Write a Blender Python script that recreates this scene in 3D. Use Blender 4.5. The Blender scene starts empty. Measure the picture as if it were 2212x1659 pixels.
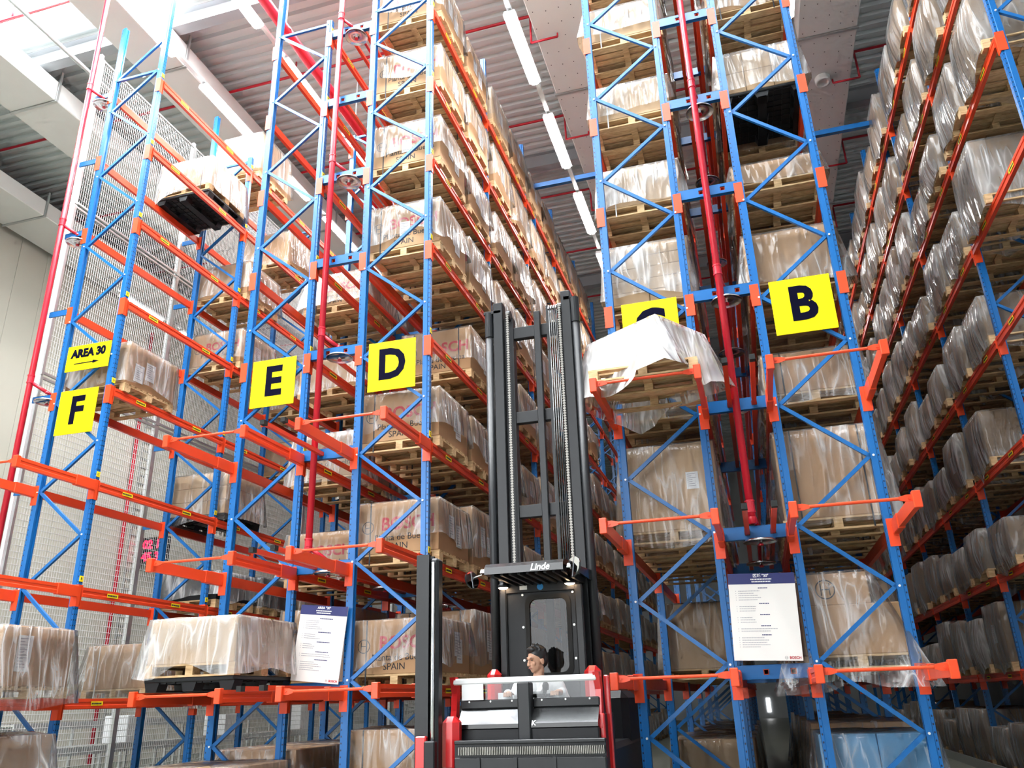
import bpy, bmesh, math, random
from mathutils import Vector, Matrix
random.seed(11)
S = bpy.context.scene
COL = S.collection
# ------------------------------------------------------------------ camera
FPX = 1744.34
yaw, pitch, roll = -0.2745, 0.3743, -0.0317
CZ = 1.42
fw = Vector((math.sin(yaw)*math.cos(pitch), math.cos(yaw)*math.cos(pitch), math.sin(pitch)))
ri = Vector((math.cos(yaw), -math.sin(yaw), 0)); up = ri.cross(fw)
Rv = math.cos(roll)*ri + math.sin(roll)*up
Uv = -math.sin(roll)*ri + math.cos(roll)*up
cd = bpy.data.cameras.new('camera'); cam = bpy.data.objects.new('camera', cd); COL.objects.link(cam)
cd.sensor_width = 36; cd.lens = FPX/2212*36; cd.clip_start = .05; cd.clip_end = 300
M = Matrix((Rv, Uv, -fw)).transposed().to_4x4(); M.translation = (0, -9.548, CZ)
cam.matrix_world = M
S.camera = cam
# ------------------------------------------------------------------ world, light, exposure
W = bpy.data.worlds.new('world'); S.world = W; W.use_nodes = True
bg = W.node_tree.nodes['Background']; bg.inputs[0].default_value = (0.95, 0.975, 1.0, 1); bg.inputs[1].default_value = 4.0
S.view_settings.view_transform = 'Standard'; S.view_settings.look = 'None'
S.view_settings.exposure = 0.75; S.view_settings.gamma = 1; S.view_settings.use_curve_mapping = False
S.cycles.max_bounces = 4; S.cycles.diffuse_bounces = 2; S.cycles.glossy_bounces = 2
S.cycles.use_adaptive_sampling = True; S.cycles.adaptive_threshold = .1; S.cycles.adaptive_min_samples = 10
S.cycles.transparent_max_bounces = 8; S.cycles.transmission_bounces = 3
S.cycles.caustics_reflective = False; S.cycles.caustics_refractive = False
S.cycles.sample_clamp_indirect = 4
SKY = 9.0            # radiance of the translucent rooflight
LAMP = 60.0          # radiance of the fluorescent tubes

# ------------------------------------------------------------------ materials
def nodes(name):
    m = bpy.data.materials.new(name); m.use_nodes = True
    nt = m.node_tree; b = nt.nodes['Principled BSDF']
    return m, nt, b
def mat(name, col, rough=.5, metal=0, spec=.5, var=0, scale=3.0, bump=0, bscale=40, coat=0):
    m, nt, b = nodes(name)
    b.inputs['Base Color'].default_value = (*col, 1); b.inputs['Roughness'].default_value = rough
    b.inputs['Metallic'].default_value = metal; b.inputs['Specular IOR Level'].default_value = spec
    b.inputs['Coat Weight'].default_value = coat; b.inputs['Coat Roughness'].default_value = .08
    if var:
        tc = nt.nodes.new('ShaderNodeTexCoord'); n = nt.nodes.new('ShaderNodeTexNoise')
        n.inputs['Scale'].default_value = scale; n.inputs['Detail'].default_value = 5
        nt.links.new(tc.outputs['Object'], n.inputs['Vector'])
        mx = nt.nodes.new('ShaderNodeMix'); mx.data_type = 'RGBA'
        mx.inputs[6].default_value = (*[c*(1-var) for c in col], 1); mx.inputs[7].default_value = (*[min(1, c*(1+var)) for c in col], 1)
        nt.links.new(n.outputs['Fac'], mx.inputs[0]); nt.links.new(mx.outputs[2], b.inputs['Base Color'])
    if bump:
        tc = nt.nodes.new('ShaderNodeTexCoord'); n = nt.nodes.new('ShaderNodeTexNoise')
        n.inputs['Scale'].default_value = bscale; n.inputs['Detail'].default_value = 4
        nt.links.new(tc.outputs['Object'], n.inputs['Vector'])
        bp = nt.nodes.new('ShaderNodeBump'); bp.inputs['Strength'].default_value = bump; bp.inputs['Distance'].default_value = .02
        nt.links.new(n.outputs['Fac'], bp.inputs['Height']); nt.links.new(bp.outputs[0], b.inputs['Normal'])
    return m
def emis(name, col, st):
    m, nt, b = nodes(name)
    b.inputs['Base Color'].default_value = (*col, 1); b.inputs['Emission Color'].default_value = (*col, 1)
    b.inputs['Emission Strength'].default_value = st
    return m
def mathn(nt, op, a, b=None, c=None):
    n = nt.nodes.new('ShaderNodeMath'); n.operation = op
    for i, v in enumerate((a, b, c)):
        if v is None: continue
        if isinstance(v, (int, float)): n.inputs[i].default_value = v
        else: nt.links.new(v, n.inputs[i])
    return n.outputs[0]
def post_mat():
    m, nt, b = nodes('blue_paint_perforated')
    b.inputs['Roughness'].default_value = .32
    tc = nt.nodes.new('ShaderNodeTexCoord'); sp = nt.nodes.new('ShaderNodeSeparateXYZ')
    nt.links.new(tc.outputs['Object'], sp.inputs[0])
    x, y, z = sp.outputs
    zz = mathn(nt, 'MULTIPLY', mathn(nt, 'SUBTRACT', mathn(nt, 'FRACT', mathn(nt, 'MULTIPLY', z, 1/.075)), .5), .075*.75)
    def d2(a, off): 
        q = mathn(nt, 'ADD', a, off)
        return mathn(nt, 'SQRT', mathn(nt, 'ADD', mathn(nt, 'MULTIPLY', q, q), mathn(nt, 'MULTIPLY', zz, zz)))
    h1 = mathn(nt, 'LESS_THAN', d2(x, .034), .008)
    h2 = mathn(nt, 'MULTIPLY', mathn(nt, 'LESS_THAN', d2(mathn(nt, 'ABSOLUTE', y), -.018), .009), mathn(nt, 'LESS_THAN', x, -.045))
    h = mathn(nt, 'MAXIMUM', h1, h2)
    mx = nt.nodes.new('ShaderNodeMix'); mx.data_type = 'RGBA'
    mx.inputs[6].default_value = (.005, .122, .38, 1); mx.inputs[7].default_value = (.004, .01, .03, 1)
    nt.links.new(h, mx.inputs[0]); nt.links.new(mx.outputs[2], b.inputs['Base Color'])
    return m
def film_mat(name, haze, tint=(.97, .97, .97), crease_glint=.35, bump=.5):
    """clear polythene: mostly transparent, creases whitened and doubling as painted highlights, glossy on a crumpled normal"""
    m, nt, b = nodes(name)
    out = nt.nodes['Material Output']
    b.inputs['Base Color'].default_value = (.88, .88, .88, 1); b.inputs['Roughness'].default_value = .4
    tc = nt.nodes.new('ShaderNodeTexCoord'); oi = nt.nodes.new('ShaderNodeObjectInfo')
    ad = nt.nodes.new('ShaderNodeVectorMath'); ad.operation = 'ADD'
    cm = nt.nodes.new('ShaderNodeCombineXYZ')
    r = mathn(nt, 'MULTIPLY', oi.outputs['Random'], 37.0)
    for i in range(3): nt.links.new(r, cm.inputs[i])
    nt.links.new(tc.outputs['Object'], ad.inputs[0]); nt.links.new(cm.outputs[0], ad.inputs[1])
    def noise(rot, sca, sc, det, dist):
        mp = nt.nodes.new('ShaderNodeMapping'); mp.inputs['Rotation'].default_value = rot; mp.inputs['Scale'].default_value = sca
        nt.links.new(ad.outputs[0], mp.inputs[0])
        n = nt.nodes.new('ShaderNodeTexNoise'); n.inputs['Scale'].default_value = sc; n.inputs['Detail'].default_value = det; n.inputs['Distortion'].default_value = dist
        nt.links.new(mp.outputs[0], n.inputs['Vector']); return n.outputs['Fac']
    def ridge(v): return mathn(nt, 'SUBTRACT', 1.0, mathn(nt, 'MULTIPLY', mathn(nt, 'ABSOLUTE', mathn(nt, 'SUBTRACT', v, .5)), 2.0))
    r1 = ridge(noise((.55, .62, .2), (4.2, 4.2, .55), 1.0, 1.0, .35))      # long folds one way
    r2 = ridge(noise((-.7, -.9, .3), (5.0, 5.0, .7), 1.3, 1.5, .3))        # and crossing folds
    msk = noise((0, 0, 0), (1, 1, 1), 1.6, 1.0, 0)
    msk = mathn(nt, 'MINIMUM', mathn(nt, 'MULTIPLY', mathn(nt, 'MAXIMUM', mathn(nt, 'SUBTRACT', msk, .40), 0.0), 5.0), 1.0)
    bp = nt.nodes.new('ShaderNodeBump'); bp.inputs['Strength'].default_value = bump; bp.inputs['Distance'].default_value = .05
    nt.links.new(mathn(nt, 'ADD', r1, mathn(nt, 'MULTIPLY', r2, .7)), bp.inputs['Height']); nt.links.new(bp.outputs[0], b.inputs['Normal'])
    lw = nt.nodes.new('ShaderNodeLayerWeight'); lw.inputs[0].default_value = .3
    f = mathn(nt, 'ADD', haze, mathn(nt, 'MULTIPLY', lw.outputs['Facing'], .07))
    st = mathn(nt, 'MAXIMUM', mathn(nt, 'POWER', r1, 16.0), mathn(nt, 'MULTIPLY', mathn(nt, 'POWER', r2, 18.0), .8))  # white streaks along the folds, painted in as highlights
    f = mathn(nt, 'ADD', f, mathn(nt, 'MULTIPLY', mathn(nt, 'MULTIPLY', st, msk), crease_glint))
    f = mathn(nt, 'ADD', f, mathn(nt, 'MULTIPLY', msk, haze))
    f = mathn(nt, 'MINIMUM', f, .9)
    tr = nt.nodes.new('ShaderNodeBsdfTransparent'); tr.inputs[0].default_value = (*tint, 1)
    gl = nt.nodes.new('ShaderNodeBsdfGlossy'); gl.inputs['Roughness'].default_value = .13
    nt.links.new(bp.outputs[0], gl.inputs['Normal'])
    m1 = nt.nodes.new('ShaderNodeMixShader'); nt.links.new(f, m1.inputs[0]); nt.links.new(tr.outputs[0], m1.inputs[1]); nt.links.new(b.outputs[0], m1.inputs[2])
    fr = nt.nodes.new('ShaderNodeFresnel'); fr.inputs[0].default_value = 1.45
    nt.links.new(bp.outputs[0], fr.inputs['Normal'])
    m2 = nt.nodes.new('ShaderNodeMixShader'); nt.links.new(mathn(nt, 'MULTIPLY', fr.outputs[0], .75), m2.inputs[0])
    nt.links.new(m1.outputs[0], m2.inputs[1]); nt.links.new(gl.outputs[0], m2.inputs[2])
    nt.links.new(m2.outputs[0], out.inputs['Surface'])
    return m
def glass_mat(name, t):
    m, nt, b = nodes(name)
    out = nt.nodes['Material Output']
    tr = nt.nodes.new('ShaderNodeBsdfTransparent'); tr.inputs[0].default_value = (t, t*1.02, t*1.03, 1)
    gl = nt.nodes.new('ShaderNodeBsdfGlossy'); gl.inputs['Roughness'].default_value = .03
    fr = nt.nodes.new('ShaderNodeFresnel'); fr.inputs[0].default_value = 1.6
    mx = nt.nodes.new('ShaderNodeMixShader')
    nt.links.new(mathn(nt, 'MULTIPLY', fr.outputs[0], .5), mx.inputs[0]); nt.links.new(tr.outputs[0], mx.inputs[1]); nt.links.new(gl.outputs[0], mx.inputs[2])
    nt.links.new(mx.outputs[0], out.inputs['Surface'])
    return m
def wood_mat():
    m, nt, b = nodes('pallet_wood')
    b.inputs['Roughness'].default_value = .75
    tc = nt.nodes.new('ShaderNodeTexCoord'); oi = nt.nodes.new('ShaderNodeObjectInfo')
    mp = nt.nodes.new('ShaderNodeMapping'); mp.inputs['Scale'].default_value = (3, 14, 14)
    nt.links.new(tc.outputs['Object'], mp.inputs[0])
    n = nt.nodes.new('ShaderNodeTexNoise'); n.noise_dimensions = '4D'; n.inputs['Scale'].default_value = 3; n.inputs['Detail'].default_value = 5
    nt.links.new(mp.outputs[0], n.inputs['Vector']); nt.links.new(mathn(nt, 'MULTIPLY', oi.outputs['Random'], 50), n.inputs['W'])
    cr = nt.nodes.new('ShaderNodeValToRGB')
    cr.color_ramp.elements[0].position = .25; cr.color_ramp.elements[0].color = (.42, .25, .11, 1)
    cr.color_ramp.elements[1].position = .75; cr.color_ramp.elements[1].color = (.80, .57, .31, 1)
    nt.links.new(n.outputs['Fac'], cr.inputs[0]); nt.links.new(cr.outputs[0], b.inputs['Base Color'])
    return m
MT = dict(
    post=post_mat(),
    blue=mat('blue_paint', (.005, .122, .38), .32, var=.08),
    orange=mat('orange_paint', (.80, .065, .014), .36, var=.06),
    orange_dark=mat('orange_paint_beam', (.72, .055, .014), .38, var=.06),
    red=mat('red_pipe_paint', (.55, .012, .03), .3),
    tred=mat('truck_red_paint', (.62, .014, .016), .28, coat=.4),
    black=mat('black_mast_paint', (.013, .014, .016), .4, spec=.35),
    blackg=mat('black_gloss', (.008, .009, .010), .2, coat=.3),
    blackp=mat('black_plastic', (.009, .010, .012), .45, spec=.3, var=.2),
    rubber=mat('rubber', (.01, .01, .01), .8),
    steel=mat('bright_steel', (.62, .63, .64), .22, metal=1),
    chain=mat('chain_steel', (.22, .21, .19), .4, metal=.6),
    zinc=mat('zinc_bolt', (.85, .85, .82), .4, metal=.3),
    carton=mat('cardboard', (.45, .262, .128), .72, var=.10, scale=2.2),
    carton2=mat('cardboard_pale', (.57, .385, .225), .72, var=.08, scale=2.2),
    bluebox=mat('blue_carton', (.10, .30, .55), .7, var=.12),
    wood=wood_mat(),
    paper=mat('paper', (.82, .83, .84), .7),
    strap=mat('strap', (.02, .022, .028), .4),
    wstrap=mat('white_strap', (.75, .76, .76), .4),
    inkred=mat('red_ink', (.50, .03, .045), .7),
    inkblk=mat('black_ink', (.025, .025, .03), .7),
    yellow=mat('yellow_sign', (.90, .76, .003), .5, spec=.15),
    navy=mat('navy_letters', (.003, .003, .014), .7, spec=.03),
    label=mat('yellow_label', (.90, .72, .01), .5),
    board=mat('notice_board', (.86, .84, .80), .45),
    navyhead=mat('notice_header', (.012, .018, .13), .45),
    inkgrey=mat('grey_print', (.33, .33, .38), .7),
    white=mat('white_paint', (.80, .81, .82), .4),
    wall=mat('wall_panel', (.60, .58, .50), .55, var=.04, scale=.6),
    deck=mat('roof_deck', (.74, .79, .79), .5),
    steelgrey=mat('grey_steel', (.40, .42, .44), .5),
    duct=mat('white_duct', (.82, .83, .80), .5, var=.03),
    hole=mat('duct_hole', (.05, .05, .05), .8),
    floor=mat('floor_screed', (.20, .215, .18), .45, var=.12, scale=.7),
    galv=mat('galvanised', (.55, .57, .57), .35, metal=.6),
    wire=mat('white_wire', (.86, .87, .86), .4),
    film=film_mat('clear_film', .03, crease_glint=.38, bump=.8),
    filmh=film_mat('hood_film', .10, (.72, .72, .68), crease_glint=.3, bump=.8),
    filmw=film_mat('milky_film', .09, crease_glint=.5, bump=.8),
    filmx=film_mat('white_film', .28, crease_glint=.5, bump=.8),
    filmd=film_mat('thin_film', .02, (.93, .93, .92), .3),
    skin=mat('skin', (.58, .32, .21), .5, var=.04),
    hair=mat('hair', (.008, .008, .009), .45),
    shirt=mat('white_jacket', (.78, .77, .76), .75, var=.05, bump=.4, bscale=14),
    trouser=mat('dark_trousers', (.03, .035, .05), .8),
    eye=mat('eye', (.02, .015, .012), .3),
    lip=mat('lip', (.42, .16, .13), .5),
    glass=glass_mat('dark_glass', .5),
    clear=glass_mat('clear_screen', .95),
    mirror=mat('mirror', (.7, .72, .75), .05, metal=1),
    bluedot=mat('blue_sticker', (.02, .25, .62), .5),
    tube=emis('fluorescent_tube', (1.0, .99, .95), LAMP),
    worklight=emis('work_light', (1.0, .68, .42), 30),
    rooflight=emis('rooflight', (.93, .97, 1.0), SKY),
    farwin=emis('far_window', (1, 1, 1), 3),
    led=emis('led_digit', (1.0, .01, .06), 1.6),
)
# ------------------------------------------------------------------ mesh helpers
class MB:
    def __init__(s): s.v = []; s.f = []; s.m = []
    def poly(s, pts, faces, mi=0):
        o = len(s.v); s.v += [tuple(p) for p in pts]
        for f in faces: s.f.append(tuple(i+o for i in f)); s.m.append(mi)
        return s
    def box(s, x0, x1, y0, y1, z0, z1, mi=0):
        p = [(x0,y0,z0),(x1,y0,z0),(x1,y1,z0),(x0,y1,z0),(x0,y0,z1),(x1,y0,z1),(x1,y1,z1),(x0,y1,z1)]
        return s.poly(p, [(0,3,2,1),(4,5,6,7),(0,1,5,4),(1,2,6,5),(2,3,7,6),(3,0,4,7)], mi)
    def cbox(s, x0, x1, y0, y1, z0, z1, b=.01, mi=0):   # box with chamfered edges
        bm = bmesh.new(); bmesh.ops.create_cube(bm, size=1)
        for v in bm.verts: v.co = Vector(((x0+x1)/2+v.co.x*(x1-x0), (y0+y1)/2+v.co.y*(y1-y0), (z0+z1)/2+v.co.z*(z1-z0)))
        bmesh.ops.bevel(bm, geom=bm.edges[:], offset=b, segments=1, affect='EDGES')
        bm.verts.index_update()
        s.poly([v.co for v in bm.verts], [[v.index for v in f.verts] for f in bm.faces], mi); bm.free(); return s
    def prism(s, poly, axis, a, b, mi=0):   # extrude 2D poly along axis
        def P(u, v, w): return {'x': (w,u,v), 'y': (u,w,v), 'z': (u,v,w)}[axis]
        n = len(poly)
        pts = [P(u,v,a) for u,v in poly]+[P(u,v,b) for u,v in poly]
        fs = [(i,(i+1)%n,(i+1)%n+n,i+n) for i in range(n)]+[tuple(range(n))[::-1], tuple(range(n,2*n))]
        return s.poly(pts, fs, mi)
    def tube(s, p0, p1, r, n=10, r1=None, cap=True, mi=0):
        p0, p1 = Vector(p0), Vector(p1); d = (p1-p0).normalized()
        a = Vector((0,0,1)) if abs(d.z) < .9 else Vector((1,0,0)); u = d.cross(a).normalized(); v = d.cross(u)
        r1 = r if r1 is None else r1
        pts = [p0+(u*math.cos(t)+v*math.sin(t))*r for t in (2*math.pi*i/n for i in range(n))]+[p1+(u*math.cos(t)+v*math.sin(t))*r1 for t in (2*math.pi*i/n for i in range(n))]
        fs = [(i,(i+1)%n,(i+1)%n+n,i+n) for i in range(n)]
        if cap: fs += [tuple(range(n))[::-1], tuple(range(n,2*n))]
        return s.poly(pts, fs, mi)
    def bar(s, p0, p1, w, h, mi=0):   # rectangular bar between two points (h roughly vertical)
        p0, p1 = Vector(p0), Vector(p1); d = (p1-p0).normalized()
        a = Vector((0,0,1)) if abs(d.z) < .95 else Vector((0,1,0)); u = d.cross(a).normalized(); v = u.cross(d)
        pts = [p+u*sx*w/2+v*sy*h/2 for p in (p0,p1) for sx,sy in ((-1,-1),(1,-1),(1,1),(-1,1))]
        return s.poly(pts, [(0,1,2,3)[::-1],(4,5,6,7),(0,1,5,4),(1,2,6,5),(2,3,7,6),(3,0,4,7)], mi)
    def lathe(s, prof, c=(0,0,0), n=20, mi=0):
        pts = []; 
        for r, z in prof: pts += [(c[0]+r*math.cos(2*math.pi*i/n), c[1]+r*math.sin(2*math.pi*i/n), c[2]+z) for i in range(n)]
        fs = [(k*n+i, k*n+(i+1)%n, (k+1)*n+(i+1)%n, (k+1)*n+i) for k in range(len(prof)-1) for i in range(n)]
        return s.poly(pts, fs, mi)
    def mesh(s, name, mats, smooth=False):
        me = bpy.data.meshes.new(name); me.from_pydata(s.v, [], s.f)
        for m in (mats if isinstance(mats, (list, tuple)) else [mats]): me.materials.append(MT[m] if isinstance(m, str) else m)
        if any(s.m): me.polygons.foreach_set('material_index', s.m)
        if smooth: me.polygons.foreach_set('use_smooth', [True]*len(me.polygons))
        me.update(); return me
def obj(name, me, parent=None, loc=(0,0,0), rot=(0,0,0), scale=(1,1,1)):
    o = bpy.data.objects.new(name, me); COL.objects.link(o)
    o.location = loc; o.rotation_euler = rot; o.scale = scale
    if parent: o.parent = parent
    return o
def thing(name, label, cat, loc=(0,0,0), group=None, me=None, rot=(0,0,0)):
    o = obj(name, me, None, loc, rot)
    if me is None: o.empty_display_size = .2
    o['label'] = label; o['category'] = cat
    if group: o['group'] = group
    return o
def struct(name, me, parent=None, **k):
    o = obj(name, me, parent, **k)
    if parent is None: o['kind'] = 'structure'
    return o
TXT = {}
def text(body, size, m, ext=.0015, bold=0, align='CENTER', sx=1, shear=0):
    key = (body, size, m, bold, align, sx, shear)
    if key in TXT: return TXT[key]
    cu = bpy.data.curves.new('t', 'FONT'); cu.body = body; cu.size = size; cu.extrude = ext; cu.offset = bold
    cu.align_x = align; cu.align_y = 'CENTER'; cu.resolution_u = 3; cu.shear = shear
    o = bpy.data.objects.new('t', cu); COL.objects.link(o)
    dg = bpy.context.evaluated_depsgraph_get(); me = bpy.data.meshes.new_from_object(o.evaluated_get(dg))
    bpy.data.objects.remove(o); bpy.data.curves.remove(cu)
    for v in me.vertices: v.co.x *= sx
    me.materials.clear(); me.materials.append(MT[m]); TXT[key] = me
    return me
RX = (math.pi/2, 0, 0)
# ------------------------------------------------------------------ layout constants
LV = [0] + [CZ+l for l in (.092, 1.575, 3.111, 4.6255, 6.147, 7.668, 9.178, 10.661)]
N0, NP = CZ-.416, .7148
BAY = 2.876
RK = dict(F=(-10.2186,-9.2178), E=(-6.7609,-5.7589), D=(-4.9015,-3.8956), C=(-1.315,-.3103), B=(.5296,1.5156), A=(3.98,4.98))
ORD = ['floor','first','second','third','fourth','fifth','sixth','seventh','eighth','ninth','tenth','eleventh','twelfth','thirteenth','fourteenth','fifteenth','sixteenth','seventeenth','eighteenth','nineteenth','twentieth']
def rackname(k): return 'rack '+k if k != 'A' else 'rightmost rack'
# ------------------------------------------------------------------ room shell
XW0, XW1, YW0, YW1, ZD = -20.2, 6.6, -14.0, 46.0, 16.3
struct('floor', MB().box(-30, 18, -40, YW1, -.2, 0).mesh('floor', 'floor'))
# corrugated deck: ribs run along x; the front left part is a translucent rooflight
def ribs(x0, x1, y0, y1):
    pts = []; y = y0
    while y < y1-.01:
        pts += [(y, ZD), (y+.12, ZD), (y+.15, ZD+.09), (y+.27, ZD+.09)]; y += .30
    pts.append((y, ZD)); n = len(pts)
    return MB().poly([(x0, a, b) for a, b in pts]+[(x1, a, b) for a, b in pts], [(i, i+1, i+1+n, i+n) for i in range(n-1)])
SKX0, SKX1, SKY0, SKY1 = -15.0, 1.5, -8.9, 1.6  # rooflight extended out of view to throw more light on rack fronts
mb = ribs(XW0-1, XW1+1, SKY1, YW1)
for a in (ribs(XW0-1, SKX0, -14, SKY1), ribs(SKX1, XW1+1, -14, SKY1), ribs(SKX0, SKX1, -14, SKY0)): mb.poly(a.v, a.f)
mb.box(XW0-1, XW1+1, SKY1, YW1, ZD+.1, ZD+.25).box(XW0-1, SKX0, -14, SKY1, ZD+.1, ZD+.25).box(SKX1, XW1+1, -14, SKY1, ZD+.1, ZD+.25).box(SKX0, SKX1, -14, SKY0, ZD+.1, ZD+.25)
struct('ceiling', mb.mesh('ceiling', 'deck'))
struct('window_1', ribs(SKX0, SKX1, SKY0, SKY1).mesh('rooflight', 'rooflight'))
# left wall: vertical sandwich panels with recessed joints
wl = struct('wall_left', MB().box(XW0-.3, XW0-.03, -14, YW1, 0, ZD).mesh('wall_left', 'steelgrey'))
pm = MB().cbox(0, .05, .006, .994, 0, 15.35, .006).mesh('wall_panel', 'wall')
for i in range(60): obj('panel', pm, wl, (XW0-.04, -14+i, 0))
struct('wall_back', MB().box(XW0-4, XW1+1, YW1, YW1+.3, 0, ZD).mesh('wall_back', 'steelgrey'))
struct('wall_front', MB().box(XW0-1, -12, -14.3, -14, 0, ZD).box(-2.5, XW1+1, -14.3, -14, 0, ZD).box(-12, -2.5, -14.3, -14, 11, ZD).mesh('wall_front', 'steelgrey'))  # unseen; opening shaped to light rack fronts and keep the right rack dark
struct('window_2', MB().box(-.06, .16, YW1-.05, YW1-.02, .35, 1.15).mesh('window_2', 'farwin'))
struct('wall_right', MB().box(XW1, XW1+.3, -14, YW1, 0, ZD).mesh('wall_right', 'steelgrey'))
# steel roof beams across the hall (I sections)
ib = MB()
for (a, b, c, d) in ((-.13,.13,-.02,.0), (-.012,.012,-.46,-.02), (-.13,.13,-.48,-.46)): ib.box(XW0, XW1, a, b, c, d)
ime = ib.mesh('roof_beam', 'steelgrey')
for i, yb in enumerate((-5.6, 2.0, 9.6, 17.2, 24.8)): struct('trim_%d' % (i+1), ime, loc=(0, yb, ZD))
# ------------------------------------------------------------------ ventilation ducts along the aisles
def duct(x0, x1, z0, z1, label, holes, y0=-7, y1=24, step=3.6):
    t = thing('ventilation_duct', label, 'duct', ((x0+x1)/2, 0, z0), 'white ventilation ducts under the roof')
    w = (x1-x0)/2; h = z1-z0
    me = MB().cbox(-w, w, .02, step-.02, 0, h, .02).mesh('duct_section', 'duct')
    fl = MB().box(-w-.03, w+.03, -.03, .03, -.03, 0).box(-w-.03, -w, -.03, .03, 0, h+.3).box(w, w+.03, -.03, .03, 0, h+.3).mesh('hanger', 'galv')
    hm = None
    if holes:
        hb = MB(); rr = random.Random(3)
        for a in range(5):
            for b in range(9):
                px = -w+.1+(2*w-.2)*a/4+rr.uniform(-.03, .03); py = .2+(step-.4)*b/8+rr.uniform(-.05, .05)
                hb.lathe([(0, -.004), (.012, -.004), (.012, 0)], (px, py, 0), 8)
        hm = hb.mesh('nozzle_holes', 'hole')
    k = y0 + (2.44-y0) % step - step
    while k < y1:
        o = obj('duct_section', me, t, (0, k, 0))
        if hm: obj('nozzle_holes', hm, o)
        obj('hanger', fl, t, (0, k, 0)); k += step
    return t
duct(-3.03, -1.75, 15.2, 15.7, 'white perforated duct above the aisle between racks D and C', True)
dn = duct(2.60, 3.88, 15.2, 15.7, 'white perforated duct with round nozzle right of rack B', True)
obj('round_nozzle', MB().lathe([(.0,.02),(.10,.02),(.12,-.05),(.17,-.06),(.18,-.02),(.18,.12)], n=20).mesh('round_nozzle', 'duct', True), dn, (-.02, 7.5, -.09))
duct(-12.02, -10.92, 15.2, 15.8, 'wide white duct above the mesh fence behind rack F', False)
duct(-15.9, -14.55, 15.2, 15.75, 'white duct left of the wire mesh fence', False)
duct(-19.9, -18.4, 15.0, 15.5, 'white duct running beside the left wall', False)
thing('conduit', 'grey conduit pipe under the roof left of rack F', 'pipe', (-13.3, 0, 15.4), None, MB().tube((0,-6,0), (0,16,0), .05, 10).mesh('conduit', 'galv', True))
# ------------------------------------------------------------------ luminaires
hous = MB().prism([(-.11,0),(.11,0),(.09,.07),(-.09,.07)], 'y', -.85, .85).mesh('lamp_housing', 'white')
tub = MB().poly([(x, y, z) for y in (-.83, .83) for x, z in ((-.085, -.002), (-.05, -.05), (.05, -.05), (.085, -.002))], [(0,1,5,4)[::-1], (1,2,6,5)[::-1], (2,3,7,6)[::-1], (0,1,2,3), (4,5,6,7)[::-1]]).mesh('lamp_tubes', 'tube')
def lamp_row(x, z, ys, where):
    tr = thing('lamp_trunking', 'grey lamp trunking rail '+where, 'trunking', (x, 0, z+.09), 'lamp trunking rails', MB().box(-.04, .04, ys[0]-1, ys[-1]+1, 0, .06).mesh('trunking', 'galv'))
    for i, yy in enumerate(ys):
        t = thing('ceiling_light', 'lit fluorescent ceiling light %s, %s from the front' % (where, ORD[i+1]), 'ceiling light', (x, yy, z), 'fluorescent ceiling lights')
        obj('lamp_housing', hous, t); obj('tube', tub, t)
lamp_row(-2.62, 12.0, [-9.6, -6.9, -4.2, -1.55, 1.15, 3.8, 6.55, 9.25, 12.0], 'in the row between racks D and C')
lamp_row(-7.55, 13.4, [-8.2, -5.6, -3.0, -.4, 2.2, 4.8, 7.4, 10.0], 'in the row left of rack E')
lamp_row(-9.59, 13.5, [-7.8, -5.2, -2.6, -.2, 2.4, 5.0, 7.6, 10.2], 'in the row above rack F')
lamp_row(2.05, 13.3, [2.4, 7.6, 12.8, 18.0], 'in the row right of rack B')
lamp_row(-16.0, 12.4, [7.75, 10.35, 12.95], 'in the row by the left wall')
# ------------------------------------------------------------------ ceiling sprinkler pipes
t = thing('sprinkler_main', 'thick red sprinkler main pipe under the roof left of rack E', 'pipe', (-7.35, 0, 13.8))
obj('pipe', MB().tube((0,-5,0), (0,20,0), .105, 14).mesh('pipe', 'red', True), t)
for y in (-2, 1.0, 4, 7): obj('pipe_hanger', MB().bar((0,y,0), (0,y,1.4), .02, .02).lathe([(.12,-.02),(.12,.02)], (0,y,0), 12).mesh('pipe_hanger', 'galv'), t)
for i, y in enumerate((.58, 4.08, 7.57, 11.05, 14.5, 18.0)):
    t = thing('sprinkler_branch', 'thin red sprinkler pipe crossing the roof, %s from the front' % ORD[i+1], 'pipe', (0, y, 15.83), 'red sprinkler branch pipes')
    mb = MB().tube((-19.5, 0, 0), (6, 0, 0), .034, 8)
    obj('pipe', mb.mesh('pipe', 'red', True), t)
    for x0, s in ((-3.14, 1), (4.05, -1), (-9.1, 0), (-14.1, 0)):
        dm = MB()
        if s: dm.tube((x0, 0, 0), (x0, 0, -.78), .026, 8).tube((x0, 0, -.78), (x0+.6*s, 0, -.78), .026, 8).tube((x0+.6*s, 0, -.78), (x0+.6*s, 0, -.68), .02, 8)
        else: dm.tube((x0, 0, 0), (x0, 0, .42), .024, 8)
        obj('drop_pipe', dm.mesh('drop_pipe', 'red', True), t)
# ------------------------------------------------------------------ blue top ties between racks
for (xa, xb, yy, lab) in ((-3.85, -1.36, 6.5, 'blue steel tie spanning the aisle above racks D and C'), (1.56, 4.0, 6.62, 'blue steel tie spanning the aisle right of rack B')):
    t = thing('top_tie', lab, 'steel tie', (xa, yy, 12.0), 'blue top ties')
    obj('tie_beam', MB().box(0, xb-xa, -.05, .05, .94, 1.06).mesh('tie_beam', 'blue'), t)
    for x in ((.0, xb-xa)): obj('tie_post', MB().box(x-.04, x+.04, -.04, .04, -.2, .94).mesh('tie_post', 'blue'), t)
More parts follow.
